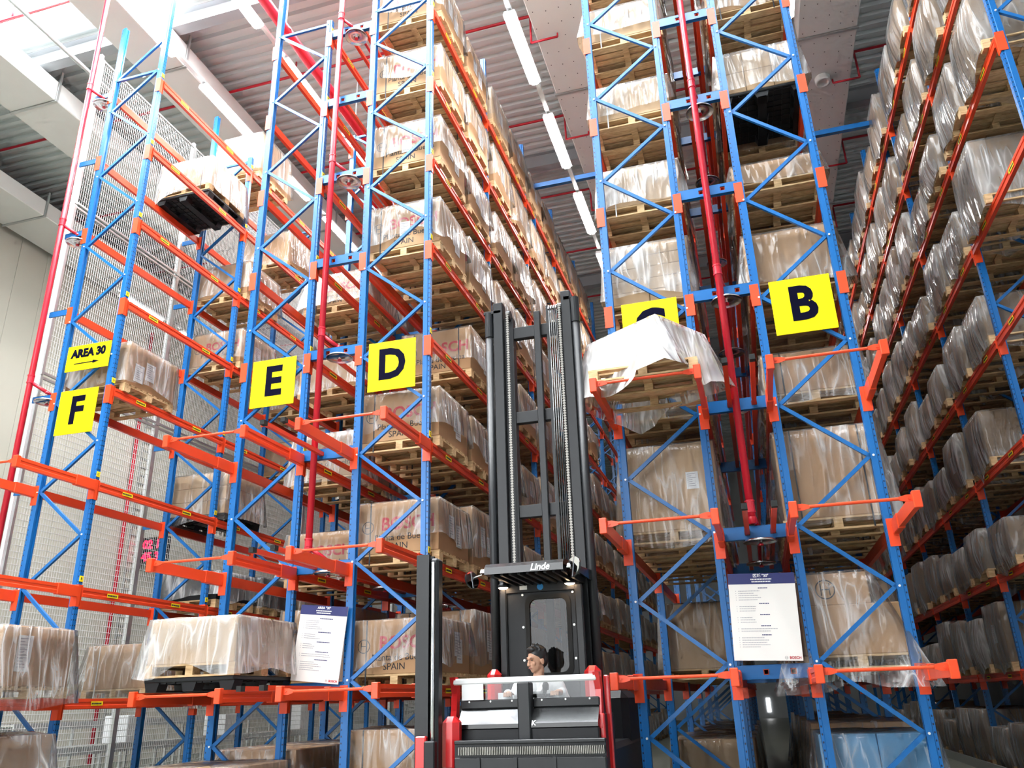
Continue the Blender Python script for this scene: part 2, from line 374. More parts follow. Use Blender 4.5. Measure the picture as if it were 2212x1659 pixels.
# ------------------------------------------------------------------ racks
PROF = [(-.05,-.035),(-.02,-.035),(-.015,-.045),(.05,-.045),(.05,-.02),(.036,-.02),(.036,.02),(.05,.02),(.05,.045),(-.015,.045),(-.02,.035),(-.05,.035)]
PM = {}
def postmesh(h):
    h = round(h, 2)
    if h not in PM: PM[h] = MB().prism(PROF, 'z', .01, h).box(-.07, .07, -.08, .08, 0, .01).mesh('post', 'post')
    return PM[h]
CH = [(-.022,-.02),(.022,-.02),(.022,.02),(.016,.02),(.016,-.014),(-.016,-.014),(-.016,.02),(-.022,.02)]
def brace_mesh(l): return MB().prism(CH, 'z', -l/2, l/2).mesh('brace', 'blue')
BW = 1.0-.113
BL = math.hypot(BW, NP)+.03; BA = math.atan2(BW, NP)
BRD, BRH = brace_mesh(BL), brace_mesh(BW+.02)
def braces(top):
    """list of (z_left, z_right) pairs for a frame whose even nodes are on the left"""
    out = []; k = -1
    while N0+(k+1)*NP < top-.05:
        out.append((k, k+1)); k += 1
    return out
BP = [(-.027,-.065),(.027,-.065),(.027,-.024),(.019,-.015),(.019,.015),(.027,.024),(.027,.065),(-.027,.065)]
BM = MB().prism(BP, 'y', .045, BAY-.045).mesh('beam', 'orange_dark')
cb = MB().box(-.075, .032, -.052, -.046, -.15, .15).box(-.056, -.050, -.046, .03, -.15, .15).box(-.06, .032, .046, .052, -.15, .15)
CN = cb.mesh('connector', 'orange')          # for a left post: outer side is -x
cb2 = MB().prism(BP, 'y', .045, BAY-.045)
BMF = None
LBL = MB().box(-.003, 0, -.11, .11, -.028, .028).mesh('location_label', 'label')
LBLT = MB(); rr = random.Random(5); yy = -.085
while yy < .085:
    w = rr.uniform(.008, .02); LBLT.box(-.0045, -.003, yy, yy+w, -.012, .012); yy += w+.005
LBLT = LBLT.mesh('label_print', 'inkblk')
PLB = MB().box(-.035, .035, -.004, 0, -.04, .04).mesh('level_label', 'label')
EXT = 1.466
def ext_mesh():
    m = MB().prism(BP, 'y', -EXT+.06, -.05)
    m.cbox(-.038, .038, -EXT, -EXT+.07, -.08, .08, .006)
    m.cbox(-.036, .036, -.42, -.05, -.078, .078, .006)
    return m.mesh('extension_beam', 'orange')
EXM = ext_mesh()
NAMES_DONE = {}
def rack(key, bays, even_left, tops, exts=(), detail=2, desc='', lev=range(1, 9), labels=None):
    xl, xr = RK[key]; cx = (xl+xr)/2; hw = (xr-xl)/2
    R = thing('pallet_rack', desc, 'pallet rack', (cx, 0, 0), 'blue and orange pallet racks')
    for fr in range(bays+1):
        y = fr*BAY; tl, tr = tops[min(fr, len(tops)-1)]
        for s, tp in ((-1, tl), (1, tr)):
            p = obj('post', postmesh(tp), R, (s*hw, y, 0), scale=(-s, 1, 1))
            if fr == 0:
                bm = MB(); k = 0
                while N0+k*NP < tp:
                    left = (k % 2 == 0) == even_left
                    if k > 16: left = not left
                    if k == 16 or left == (s == -1): bm.tube((.022, -.058, N0+k*NP), (.022, -.044, N0+k*NP), .013, 8)
                    k += 1
                obj('bolts', bm.mesh('bolts', 'zinc'), p)
        top = min(tl, tr); jb = MB() if fr > detail else None
        def put(zl, zr, horiz=False):
            zc = (zl+zr)/2
            ang = math.atan2(2*(hw-.0565), zr-zl)
            if jb is not None: jb.bar((-hw+.05, y, zl), (hw-.05, y, zr), .04, .04)
            else: obj('brace', BRH if horiz else BRD, R, (0, y-.02, zc), (0, ang, math.pi if False else 0) if zr > zl or horiz else (0, ang, 0))
        k = -1
        while N0+(k+1)*NP < top-.02:
            a, b = N0+k*NP, N0+(k+1)*NP
            left_low = ((k % 2 == 0) == even_left)
            if k >= 16: left_low = not left_low
            put(a, b) if left_low else put(b, a)
            if k+1 == 16: put(b, b, True)
            k += 1
        put(N0-1.2*NP, N0-1.2*NP, True)
        if k > 17: put(top-.2, top-.2, True)
        if jb is not None: obj('bracing', jb.mesh('bracing', 'blue'), R)
    for b in range(bays):
        for L in lev:
            for s in (-1, 1):
                if b < 3:
                    bo = obj('beam', BM, R, (s*(hw+.053), b*BAY, LV[L]+.054), scale=(s, 1, 1))
                    for yy in (0, BAY):
                        if yy and b < bays-1: continue
                        obj('connector', CN, bo, ((hw-(hw+.053)), yy, -.054), scale=(-1, 1, 1))
                    if labels and s in labels and b < 3:
                        for yl in (.62, 2.05):
                            lo = obj('location_label', LBL, bo, (.0305, yl, 0), (0, 0, math.pi)); obj('label_print', LBLT, lo)
                else:
                    bo = obj('beam', BM, R, (s*(hw+.053), b*BAY, LV[L]+.054), scale=(s, 1, 1))
                    obj('connector', CN, bo, (-.053, 0, -.054), scale=(-1, 1, 1))
    for L in exts:
        for s in (-1, 1): obj('extension_beam', EXM, R, (s*(hw+.053), 0, LV[L]+.054), scale=(s, 1, 1))
        w = hw+.053-.03
        eb = MB().tube((-w+.12, -EXT+.05, 0), (w-.12, -EXT+.05, 0), .016, 10)
        for s in (-1, 1): eb.prism([(s*(w-.13), -.014), (s*(w-.06), -.032), (s*w, -.032), (s*w, .032), (s*(w-.06), .032), (s*(w-.13), .014)][::s], 'y', -EXT+.044, -EXT+.056).tube((s*(w-.03), -EXT+.036, 0), (s*(w-.03), -EXT+.044, 0), .012, 8)
        obj('end_bar', eb.mesh('end_bar', 'orange'), R, (0, 0, LV[L]+.075))
    return R
rF = rack('F', 4, False, [(13.73, 14.35), (13.9, 12.55), (12.5, 12.5)], (1,2,3), 2, 'blue and orange pallet rack bearing the yellow F sign, mostly empty', labels=(1,))
rE = rack('E', 4, True, [(13.8, 12.52), (12.5, 12.5)], (1,2,3), 2, 'blue and orange pallet rack bearing the yellow E sign', labels=(1,))
rD = rack('D', 9, False, [(13.7, 13.7), (13.7, 13.7)], (1,2,3), 1, 'blue and orange pallet rack bearing the yellow D sign, full of cartons', labels=(1,))
rC = rack('C', 5, True, [(13.7, 13.7)], (1,2,3), 1, 'blue and orange pallet rack bearing the half hidden C sign')
rB = rack('B', 5, False, [(13.7, 13.7)], (1,2,3), 1, 'blue and orange pallet rack bearing the yellow B sign')
rA = rack('A', 9, True, [(13.7, 13.7)], (), 0, 'long blue and orange pallet rack at the right edge of the picture', labels=(-1,))
# level labels on front posts
for R, key, sides in ((rF, 'F', (1,)), (rE, 'E', (-1,)), (rD, 'D', (1,))):
    hw = (RK[key][1]-RK[key][0])/2
    for L in range(1, 9):
        for fr in ((0, 1) if key == 'F' else (0,)):
            for s in (1,):
                lo = obj('level_label', PLB, R, (s*hw+.052, fr*BAY, LV[L]+.235), (0, 0, math.pi/2))
                obj('label_print', text(chr(64+L), .05, 'inkblk'), lo, (0, -.005, 0), RX)
# row spacers and backstop rails in the flues
def spacer_mesh(w):
    m = MB(); a = .29; b = .57; hh = .075
    m.box(0, w, -.012, .012, hh-.045, hh).box(0, w, -.012, .012, -hh, -hh+.045)
    for x0, x1 in ((0, a-.032), (a+.032, b-.032), (b+.032, w)): m.box(x0, x1, -.012, .012, -hh+.045, hh-.045)
    m.box(0, w, -.012, .05, hh-.006, hh).box(0, w, -.012, .05, -hh, -hh+.006)
    return m.mesh('row_spacer', 'blue')
def rail_mesh(y0, y1):
    m = MB(); w = .026
    for a in ((-w, w, -w, -w+.005), (-w, w, w-.005, w), (-w, -w+.005, -w, w), (w-.005, w, -w, w)): m.box(a[0], a[1], y0, y1, a[2], a[3])
    return m.mesh('backstop_rail', 'orange_dark')
RLE, RLF = rail_mesh(-1.48, 8.6), rail_mesh(-.02, 8.6)
CAPM = MB().box(-.029, .029, -1.5, -1.42, -.029, .029).mesh('end_cap', 'rubber')
for R, kl, kr in ((rC, 'C', 'B'), (rE, 'E', 'D')):
    x0 = RK[kl][1]+.05; x1 = RK[kr][0]-.05; ox = R.location.x
    sm = spacer_mesh(x1-x0)
    for L in range(1, 9):
        for fr in range(0, 2): obj('row_spacer', sm, R, (x0-ox, fr*BAY-.02, LV[L]+.12))
        for dx in (.24, .52):
            short = kl == 'C' and L == 1 or L > 3
            ro = obj('backstop_rail', RLF if short else RLE, R, (x0+.05-ox+dx, 0, LV[L]+.12))
            if not short: obj('end_cap', CAPM, ro)
for L in range(1, 9):
    obj('wall_bracket', MB().box(-.48, -.05, -.012, .012, -.05, .05).box(-.48, -.05, -.012, .04, .044, .05).mesh('wall_bracket', 'blue'), rF, (-.5, 0, LV[L]+.1))
    obj('wall_bracket', MB().box(-.48, -.05, -.012, .012, -.05, .05).mesh('wall_bracket', 'blue'), rF, (-.5, BAY, LV[L]+.1))
# ------------------------------------------------------------------ sprinkler risers with shield discs
def riser(x, ztop, zbot, discs, label, dx, deep=True):
    t = thing('sprinkler_riser', label, 'pipe', (x, -.13, zbot), 'red sprinkler risers')
    mb = MB().tube((0,0,0), (0,0,ztop-zbot), .045, 14).lathe([(.03,-.06),(.05,-.05),(.05,.02)], n=14)
    obj('pipe', mb.mesh('pipe', 'red', True), t)
    for z in discs:
        obj('coupling', MB().lathe([(.046,-.07),(.056,-.07),(.056,-.05),(.050,-.05),(.050,.05),(.056,.05),(.056,.07),(.046,.07)], n=14).mesh('coupling', 'red'), t, (0, 0, z+.38-zbot))
        for yy in ((.16, 1.9, 4.6) if deep else (.16,)):
            d = obj('shield_disc', MB().lathe([(.0,.02),(.02,.02),(.02,.012),(.17,.0),(.19,-.012),(.193,-.03),(.187,-.03),(.183,-.014),(.02,.002),(.02,-.06),(.0,-.07)], n=24).mesh('shield_disc', 'steel', True), t, (dx, yy, z-zbot+.03))
            obj('sprinkler_head', MB().tube((0,0,.02), (0,0,.14), .014, 8).tube((0,0,-.07), (0,0,-.05), .03, 10).mesh('sprinkler_head', 'red'), d)
        obj('branch_pipe', MB().tube((0,0,.34), (dx,.16,.16), .028, 10).tube((dx,.1,.16), (dx,5.0 if deep else .3,.16), .024, 8).mesh('branch_pipe', 'red', True), t, (0, 0, z-zbot))
    return t
riser(.10, 16.2, 3.25, (9.02, 6.05, 3.01), 'tall red sprinkler pipe rising between racks C and B', .06)
riser(-5.48, 16.2, 3.35, (12.05, 9.1, 6.08, 3.03), 'tall red sprinkler pipe rising between racks E and D', .22)
riser(-10.68, 16.2, .3, (11.98, 9.02, 6.08), 'tall red sprinkler pipe rising left of rack F', .25, False)
# ------------------------------------------------------------------ wire mesh fence behind rack F
fence = thing('mesh_fence', 'tall white wire mesh fence behind rack F', 'fence', (-10.98, .3, 0))
PW = BAY
wires = MB(); k = 0.05
while k < PW-.04:
    wires.tube((0, k, .05), (0, k, 3.3), .0045, 4, cap=False); k += .05
k = .05
while k < 3.3:
    wires.tube((.004, .04, k), (.004, PW-.04, k), .0045, 4, cap=False); k += .1
wm = wires.mesh('wire_mesh', 'wire')
fm = MB()
for a in ((0, .05), (PW-.05, PW)): fm.box(-.02, .02, a[0], a[1], 0, 3.36)
for z in (0.02, 3.31): fm.box(-.02, .02, .05, PW-.05, z, z+.04)
fm = fm.mesh('panel_frame', 'galv')
for j in range(4):
    for i in range(6):
        p = obj('panel_frame', fm, fence, (0, i*PW, j*3.38)); w = obj('wire_mesh', wm, p); w['kind'] = 'stuff'
pf = MB().box(-.03, .03, -.03, .03, 0, 13.6).mesh('fence_post', 'white')
for i in range(7): obj('fence_post', pf, fence, (-.03, i*PW-.01, 0))
# things on and by the left wall
t = thing('led_display', 'black wall display with two rows of glowing red digits', 'display', (-19.58, 13.9, 6.62))
obj('housing', MB().cbox(-.55, .55, -.08, .08, -.46, .46, .02).mesh('housing', 'blackp'), t)
obj('wall_arm', MB().box(-.605, -.2, .08, .16, -.05, .05).mesh('wall_arm', 'galv'), t)
for r, w_ in enumerate(('02 15', '45 30')): obj('digits', text(w_, .40, 'led', bold=.016), t, (0, -.084, .2-.42*r), RX)
t = thing('wall_pipe', 'red vertical pipe on the left wall panels', 'pipe', (XW0+.12, 12.85, 0)); obj('pipe', MB().tube((0,0,0), (0,0,14.5), .07, 10).mesh('pipe', 'red', True), t)
t = thing('cable_tray', 'grey vertical cable tray on the left wall beside red pipe', 'cable tray', (XW0+.03, 13.45, 0))
mb = MB().box(0, .05, -.2, -.16, 0, 12).box(0, .05, .16, .2, 0, 12)
for i in range(38): mb.box(.01, .03, -.16, .16, .2+i*.3, .24+i*.3)
obj('tray', mb.mesh('tray', 'galv'), t)
def conveyor(x, y, n, label, z=.85):
    t = thing('roller_conveyor', label, 'conveyor', (x, y, 0), 'roller conveyors behind the fence')
    for s in (-.35, .35):
        obj('side_rail', MB().box(s-.02, s+.02, 0, n, z-.1, z+.04).mesh('side_rail', 'galv'), t)
        for k in range(int(n/1.5)+1): obj('leg', MB().box(s-.025, s+.025, k*1.5, k*1.5+.05, 0, z-.1).mesh('leg', 'galv'), t)
    rm = MB()
    for k in range(int(n/.12)): rm.tube((-.33, .06+k*.12, z), (.33, .06+k*.12, z), .025, 6, cap=False)
    obj('rollers', rm.mesh('rollers', 'steel'), t)
conveyor(-12.3, 2.5, 14, 'grey roller conveyor just behind the mesh fence')
conveyor(-14.4, 4, 12, 'grey roller conveyor closer to the left wall', 1.25)
for i, (x, y, w, h) in enumerate(((-12.3, 5.0, .55, .5), (-12.3, 8.2, .6, .45), (-12.3, 11.5, .5, .6))):
    thing('parcel', 'white parcel on the grey conveyor, %s from the front' % ORD[i+1], 'parcel', (x, y, .89), 'parcels on the conveyor', MB().cbox(-.28, .28, -w/2, w/2, 0, h, .01).mesh('parcel', 'paper'))
# ------------------------------------------------------------------ pallets and loads
PH = .144
TB = MB().box(-.6, .6, -.06, .06, 0, .022).mesh('board', 'wood')
TBn = MB().box(-.6, .6, -.045, .045, 0, .022).mesh('board', 'wood')
BK = MB().box(-.05, .05, -.07, .07, 0, .078).mesh('block', 'wood')
ST = MB()
for x in (-.55, 0, .55): ST.box(x-.05, x+.05, -.6, .6, .100, .122)
STM = ST.mesh('pallet', 'wood')
def add_pallet_boxes(m):
    for x in (-.55, 0, .55): m.box(x-.05, x+.05, -.6, .6, .100, .122)
    for i in range(9): m.box(-.6, .6, -.6+i*.1375+.0, -.6+i*.1375+.1, .122, .144)
    for y in (-.54, 0, .54): m.box(-.6, .6, y-.06, y+.06, 0, .022)
    for x in (-.55, 0, .55):
        for y in (-.53, 0, .53): m.box(x-.05, x+.05, y-.07, y+.07, .022, .100)
    return m
PJ = add_pallet_boxes(MB()).mesh('pallet', 'wood')
def black_pallet():
    m = MB().cbox(-.6, .6, -.6, .6, .10, .15, .01)
    for x in (-.5, 0, .5):
        for y in (-.5, 0, .5): m.prism([(x-.07, 0), (x+.07, 0), (x+.1, .1), (x-.1, .1)], 'y', y-.08, y+.08)
    for x in (-.5, 0, .5): m.box(x-.06, x+.06, -.58, .58, 0, .02)
    for i in range(10): m.box(-.58, .58, -.56+i*.12, -.548+i*.12, .085, .1)
    for i in range(10): m.box(-.56+i*.12, -.548+i*.12, -.58, .58, .085, .1)
    return m.mesh('plastic_pallet', 'blackp')
BPM = black_pallet()
def put_pallet(t, z=0, det=1, kind='wood', sx=1, sy=1):
    if kind == 'black': return obj('plastic_pallet', BPM, t, (0, 0, z), scale=(sx, sy, 1))
    if det < 2: return obj('pallet', PJ, t, (0, 0, z), scale=(sx, sy, 1))
    p = obj('pallet', STM, t, (0, 0, z), scale=(sx, sy, 1))
    for i in range(9): obj('board', TBn, p, (random.uniform(-.006, .006), -.55+i*.1375, .122))
    for y in (-.54, 0, .54): obj('board', TB, p, (0, y, 0))
    for x in (-.55, 0, .55):
        for y in (-.53, 0, .53): obj('block', BK, p, (x, y, .022))
    return p
def wavy(rng, n):
    t = [(rng.uniform(0, 6.28), rng.uniform(.4, 1)/(k**.6)) for k in range(1, n+1)]
    return lambda s: sum(a*math.sin(2*math.pi*k*s+p) for k, (p, a) in enumerate(t, 1))/1.6
FILM = {}
def film_mesh(key, w, d, h, hem, flare, wild, hood=False):
    """clear sheet draped over a w x d x h block standing on z=0; hem = height of lower edge"""
    kk = (key, round(w,2), round(d,2), round(h,2), round(hem,2), round(flare,2), hood)
    if kk in FILM: return FILM[kk]
    rng = random.Random(hash((key, round(h*100))) & 0xffff)
    NS, NR = 14, 8; per = []
    for s in range(4):
        for i in range(NS):
            a = i/NS
            x, y, nx, ny = [(-.5+a, -.5, 0, -1), (.5, -.5+a, 1, 0), (.5-a, .5, 0, 1), (-.5, .5-a, -1, 0)][s]
            c = min(a, 1-a)
            cv = math.exp(-c*9)                                   # closeness to a corner
            if i == 0: nx, ny = [(-.7, -.7), (.7, -.7), (.7, .7), (-.7, .7)][s]
            per.append((x*(w+.02), y*(d+.02), nx, ny, cv))
    n = len(per); fh, f1, f2, f3 = wavy(rng, 6), wavy(rng, 6), wavy(rng, 11), wavy(rng, 5)
    V = []; F = []
    for rw, zt in ((.45, .02), (.8, .012)):
        for i, (x, y, nx, ny, cv) in enumerate(per): V.append((x*rw, y*rw, h+zt+.018*wild*f1(i/n*2)))
    for r in range(NR+1):
        tt = r/NR
        for i, (x, y, nx, ny, cv) in enumerate(per):
            s = i/n
            bot = hem - wild*.12*max(fh(s), -.5) - .20*wild*cv*max(0, f3(s+.3))
            ce = 1-abs(2*((s*4) % 1)-1)                           # 1 at the middle of a side
            if hood: bot = hem - .24*ce*ce*max(.25, .7+.5*f3(s)) - .03*fh(s)
            z = h+.008+(bot-h)*tt
            o = .010 + .030*wild*max(0, .5+.5*f2(s+.03*tt))*min(1, tt*2.5) + flare*(tt**1.5)*max(.1, .6+.4*f1(s)) + flare*1.3*cv*tt*max(0, .6+.4*f3(s))
            if hood: o = .012 + flare*math.sin(math.pi*min(1, tt*.95+.05))*(.45+.55*ce) + .018*max(0, .5+.5*f2(s+.05*tt))*min(1, tt*2)
            V.append((x+nx*o, y+ny*o, z))
    V.append((0, 0, h+.025)); c = len(V)-1
    for i in range(n): F.append((c, i, (i+1) % n))
    for r in range(NR+2):
        for i in range(n): F.append((r*n+i, (r+1)*n+i, (r+1)*n+(i+1) % n, r*n+(i+1) % n))
    m = MB(); m.v = V; m.f = F; m.m = [0]*len(F)
    me = m.mesh('plastic_film', 'film', True); FILM[kk] = me
    return me
CM = {}
def carton_mesh(w, d, h, mname):
    k = (round(w,3), round(d,3), round(h,3), mname)
    if k not in CM: CM[k] = MB().cbox(-w/2, w/2, -d/2, d/2, 0, h, .008).mesh('carton', mname)
    return CM[k]
def bosch_logo(r):
    m = MB()
    for i in range(24):
        a, b = 2*math.pi*i/24, 2*math.pi*(i+1)/24
        m.poly([(r*math.cos(a), -.001, r*math.sin(a)), (r*math.cos(b), -.001, r*math.sin(b)), (.88*r*math.cos(b), -.001, .88*r*math.sin(b)), (.88*r*math.cos(a), -.001, .88*r*math.sin(a))], [(0,1,2,3)])
    for s in (-1, 1):
        m.box(s*.42*r-.05*r, s*.42*r+.05*r, -.0015, -.0005, -.62*r, .62*r)
    m.box(-.42*r, .42*r, -.0015, -.0005, -.06*r, .06*r)
    return m.mesh('emblem', 'inkblk')
LOGO = bosch_logo(.085)
def front_print(c, w, d, h, pos=None):
    y = -d/2-.002; s = min(1, h/.72)
    obj('print', text('BOSCH', .245*s, 'inkred', bold=.006), c, (w*.13, y, h*.56), RX)
    obj('print', text('Planta de Buelna', .125*s, 'inkblk'), c, (w*.06, y, h*.30), RX)
    obj('print', text('SPAIN', .125*s, 'inkblk'), c, (0, y, h*.13), RX)
    obj('emblem', LOGO, c, (-w*.36, y, h*.52))
SHEET = MB().box(-.105, .105, -.003, 0, -.15, .15).mesh('paper_label', 'paper')
SHEETP = MB()
for i in range(7): SHEETP.box(-.08, -.08+random.Random(i).uniform(.06, .15), -.0042, -.003, .11-i*.035, .118-i*.035)
SHEETP = SHEETP.mesh('label_print', 'inkgrey')
def sheet(c, loc, rz, s=1):
    o = obj('paper_label', SHEET, c, loc, (0, 0, rz), (s, 1, s)); obj('label_print', SHEETP, o)
NLOAD = 0
def load(x, y, z, label, crz=0, w=1.16, d=1.16, h=.75, mname='carton', pallet='wood', det=1, prints=False, film='film', hem=.12, flare=.05, wild=1.0, straps=0, strapm='strap', sheets=(), stack=None, fkey=None, group=None, rz=0, fscale=1.0, base2=False):
    global NLOAD; NLOAD += 1
    t = thing('pallet_load', label, 'pallet load', (x, y, z), group or 'pallet loads in the racks', rot=(0, 0, rz))
    z0 = 0
    sx, sy = max(w, 1.16)/1.2+.02, max(d, 1.16)/1.2
    if base2: put_pallet(t, 0, det, 'black', sx, sy); z0 = .15
    put_pallet(t, z0, det, pallet, sx, sy); z0 += .15 if pallet == 'black' else PH
    if stack:
        nx, ny, nz = stack; g = .006
        cw, cdp, chh = w/nx, d/ny, h/nz
        for k in range(nz):
            for j in range(ny):
                for i in range(nx):
                    c = obj('carton', carton_mesh(cw-g, cdp-g, chh-g/2, mname), t, (-w/2+cw*(i+.5), -d/2+cdp*(j+.5), z0+k*chh))
    else:
        c = obj('carton', carton_mesh(w, d, h, mname), t, (0, 0, z0), (0, 0, crz))
        if prints: front_print(c, w, d, h)
        for sxp in ((-.33, .33) if straps == 2 else (-.3,) if straps == 1 else ()):
            sm = MB().box(w*sxp-.009, w*sxp+.009, -d/2-.004, -d/2-.001, -.14, h).box(w*sxp-.009, w*sxp+.009, -d/2-.004, d/2+.004, h, h+.003).box(w*sxp-.009, w*sxp+.009, d/2+.001, d/2+.004, -.14, h)
            obj('strap', sm.mesh('strap', strapm), c)
        for sh in sheets:
            if sh[0] == 'R': sheet(c, (w/2+.004, sh[1], h*sh[2]), math.pi/2, sh[3] if len(sh) > 3 else 1)
            if sh[0] == 'L': sheet(c, (-w/2-.004, sh[1], h*sh[2]), -math.pi/2, sh[3] if len(sh) > 3 else 1)
            if sh[0] == 'F': sheet(c, (sh[1], -d/2-.006, h*sh[2]), 0, sh[3] if len(sh) > 3 else 1)
    if film:
        fm = film_mesh(fkey if fkey is not None else NLOAD % 7, w, d, h+z0, hem, flare, wild, film == 'filmh')
        fo = obj('plastic_film', fm, t, (0, 0, 0), (0, 0, crz))
        if film != 'film':
            fo.material_slots[0].link = 'OBJECT'; fo.material_slots[0].material = MT[film]
    return t
TOPB = .122
def slot_y(s): return (s//2)*BAY + (.76 if s % 2 == 0 else 2.12)
def lab(key, L, s, what):
    lv = 'on the floor' if L == 0 else ORD[L]+' level'
    return '%s, %s, %s, %s from the front' % (what, rackname(key), lv, ORD[s+1])
def zl(L): return 0.0 if L == 0 else LV[L]+TOPB
def cxr(key): return sum(RK[key])/2
# ---- rack D
rng = random.Random(42)
for L in range(0, 9):
    for s in range(0, 17):
        if L == 4 and s == 0: continue
        if (L == 0 and s > 2 and s < 9) or (L > 4 and s > 8) or (L < 3 and s in (5, 6)): continue
        h = rng.uniform(.68, .86)
        if s == 0: h = {8:.85, 7:.74, 6:.78, 5:.76, 3:.70, 2:.68, 1:.65, 0:1.0}[L]
        if s < 2: 
            load(cxr('D')+.03, slot_y(s), zl(L), lab('D', L, s, 'film-wrapped brown carton on wooden pallet'), h=h, det=2 if s == 0 or L in (3, 4) else 1, prints=L > 0, straps=2, sheets=(('R', -.1+.2*(L % 2), .55), ('R', .18, .42)) + ((('F', .02, .42, .8),) if L in (5, 6) else ()), hem=.22+.15*rng.random(), flare=.05, wild=1.0, film='film')
        else:
            load(cxr('D')+.03, slot_y(s), zl(L), lab('D', L, s, 'film-wrapped carton on wooden pallet'), h=h, det=1, sheets=(('R', .05, .55),) if s < 5 else (), hem=.08+.2*rng.random(), flare=.07, wild=1.15, mname='carton' if rng.random() < .7 else 'carton2')
# ---- rack C
Ch = {8:.8, 7:.62, 6:.60, 5:.62, 4:.88, 3:.5, 2:1.05, 1:.92, 0:.7}
for L in range(0, 9):
    for s in range(0, 8 if L < 2 else 3):
        if L in (0, 1) and s < 2: continue
        h = Ch[L] if s == 0 or L < 2 else rng.uniform(.6, .95)
        if s == 0:
            load(cxr('C')+.01, slot_y(s)+.02, zl(L), lab('C', L, s, {7:'white-strapped pale wrapped carton', 6:'pale wrapped carton with white strap', 5:'loosely wrapped pale carton', 4:'tall milky-wrapped carton stack', 3:'low carton under sagging plastic', 2:'tall brown carton with barcode label', 8:'wrapped carton load'}[L]), h=h, w=1.14, det=2, mname='carton2', stack=(2, 2, 5) if L == 4 else None, straps=1 if L in (5, 6, 7) else 0, strapm='wstrap', film='filmw' if L in (4, 5, 6, 7, 8) else 'film', hem=.18 if L > 3 else .0, flare=.06 if L != 2 else .12, wild=1.0, sheets=(('F', .28, .55, .7),) if L == 2 else ())
        else:
            load(cxr('C')+.01, slot_y(s), zl(L), lab('C', L, s, 'film-wrapped carton on wooden pallet'), h=h, w=1.14, mname='carton2', film='film' if L > 1 else 'filmd', hem=.1, flare=.04, stack=(1, 2, 1) if L == 1 else None)
xm = cxr('C')
load(xm-.02, -.78, LV[3]+TOPB, 'white plastic-covered carton turned askew on pallet before rack C', crz=math.radians(-33), w=1.02, d=.86, h=.52, det=2, mname='carton2', film='filmx', hem=-.08, flare=.20, wild=1.3, fkey=77)
# ---- rack B
Bh = {8:.8, 7:.5, 6:.70, 5:.30, 4:.72, 3:.52, 2:1.05, 1:.52, 0:.86}
for L in range(0, 9):
    for s in range(0, 8 if L < 2 else 3):
        h = Bh[L] if s == 0 else rng.uniform(.6, .95)
        if s == 0:
            kw = dict(h=h, w=1.14, det=2, hem=.1, flare=.07)
            what = {8:'wrapped carton load', 7:'wrapped carton with dark straps', 6:'wrapped carton block on a black plastic pallet', 5:'low carton under loose plastic', 4:'wide brown carton in shiny film', 3:'low brown carton with sagging film', 2:'tall brown carton with loose film', 1:'stacked emblem cartons with trailing film', 0:'blue cartons under clear film'}[L]
            if L == 6: kw.update(pallet='black', stack=(3, 2, 2), mname='carton2', hem=.2, film='filmw')
            if L == 1: kw.update(film=None)
            if L == 0: kw.update(mname='bluebox', stack=(2, 2, 2), film='filmd', hem=-.0, flare=.16)
            if L == 2: kw.update(straps=2, hem=-.02, flare=.16, wild=1.2)
            if L == 3: kw.update(hem=.02, straps=1)
            if L in (7,): kw.update(straps=2)
            if L == 4: kw.update(flare=.12, hem=.1)
            t = load(cxr('B')+.01, slot_y(s)+.02, zl(L), lab('B', L, s, what), **kw)
            if L == 1:
                c = obj('carton', carton_mesh(.74, .9, .34, 'carton'), t, (-.18, -.1, PH+.522))
                obj('emblem', LOGO, c, (-.08, -.455, .17), scale=(1.25, 1, 1.25))
                obj('plastic_film', film_mesh(9, .80, .96, .34, -.80, .34, 1.2), t, (-.18, -.1, PH+.53))
        else:
            load(cxr('B')+.01, slot_y(s), zl(L), lab('B', L, s, 'film-wrapped carton on wooden pallet'), h=h, w=1.14, film='film', hem=.05, flare=.12)
# ---- rack A (right edge): draped hoods
for L in range(0, 9):
    first = {8:0, 7:0, 6:0, 5:1, 4:2, 3:3, 2:3, 1:4, 0:4}[L]
    for s in range(first, 18):
        if s > 13 and L in (0, 1): continue
        h = rng.choice((.58, .68, .78, .86, .94))
        load(cxr('A')-.03+rng.uniform(-.03, .03), slot_y(s), zl(L), lab('A', L, s, 'carton under a draped plastic hood'), h=h, hem=rng.choice((.0, .06, .12)), flare=rng.choice((.05, .085)), wild=1.6, d=1.0, det=1, film='filmh', fkey=100+(s*5+L*3) % 6, sheets=(('L', .1, .5),) if s < 5 and (s+L) % 2 else ())
# ---- rack E
for L, s, h in ((5, 1, .60), (4, 1, .55), (3, 1, .72), (2, 1, .66), (1, 1, 1.0), (0, 0, .80), (0, 1, .8), (4, 2, .7), (3, 2, .8), (2, 2, .8), (1, 2, .8), (5, 2, .75)):
    load(cxr('E')+.02, slot_y(s), zl(L), lab('E', L, s, {(5,1):'white-wrapped printed carton', (3,1):'carton bulging with white film'}.get((L, s), 'film-wrapped carton on wooden pallet')), h=h, det=2 if s == 1 else 1, prints=s == 1 and L in (5, 3, 2), film='filmw' if L in (5, 3) and s == 1 else 'film', hem=.05 if L == 3 else .15, flare=.09, straps=1 if L == 5 else 0, sheets=(('R', .1, .5),))
load(cxr('E')+.02, -.66, zl(1), 'large pale carton in loose film on stacked pallets before rack E', w=1.16, d=1.22, h=.50, det=2, base2=True, mname='carton2', film='filmw', hem=.20, flare=.07, wild=1.5, fkey=61)
load(cxr('E')+.04, -.66, 0, 'pale open-topped carton on the floor before rack E', w=1.2, d=1.24, h=.70, det=2, mname='carton2', film='film', hem=.5, flare=.05, fkey=62)
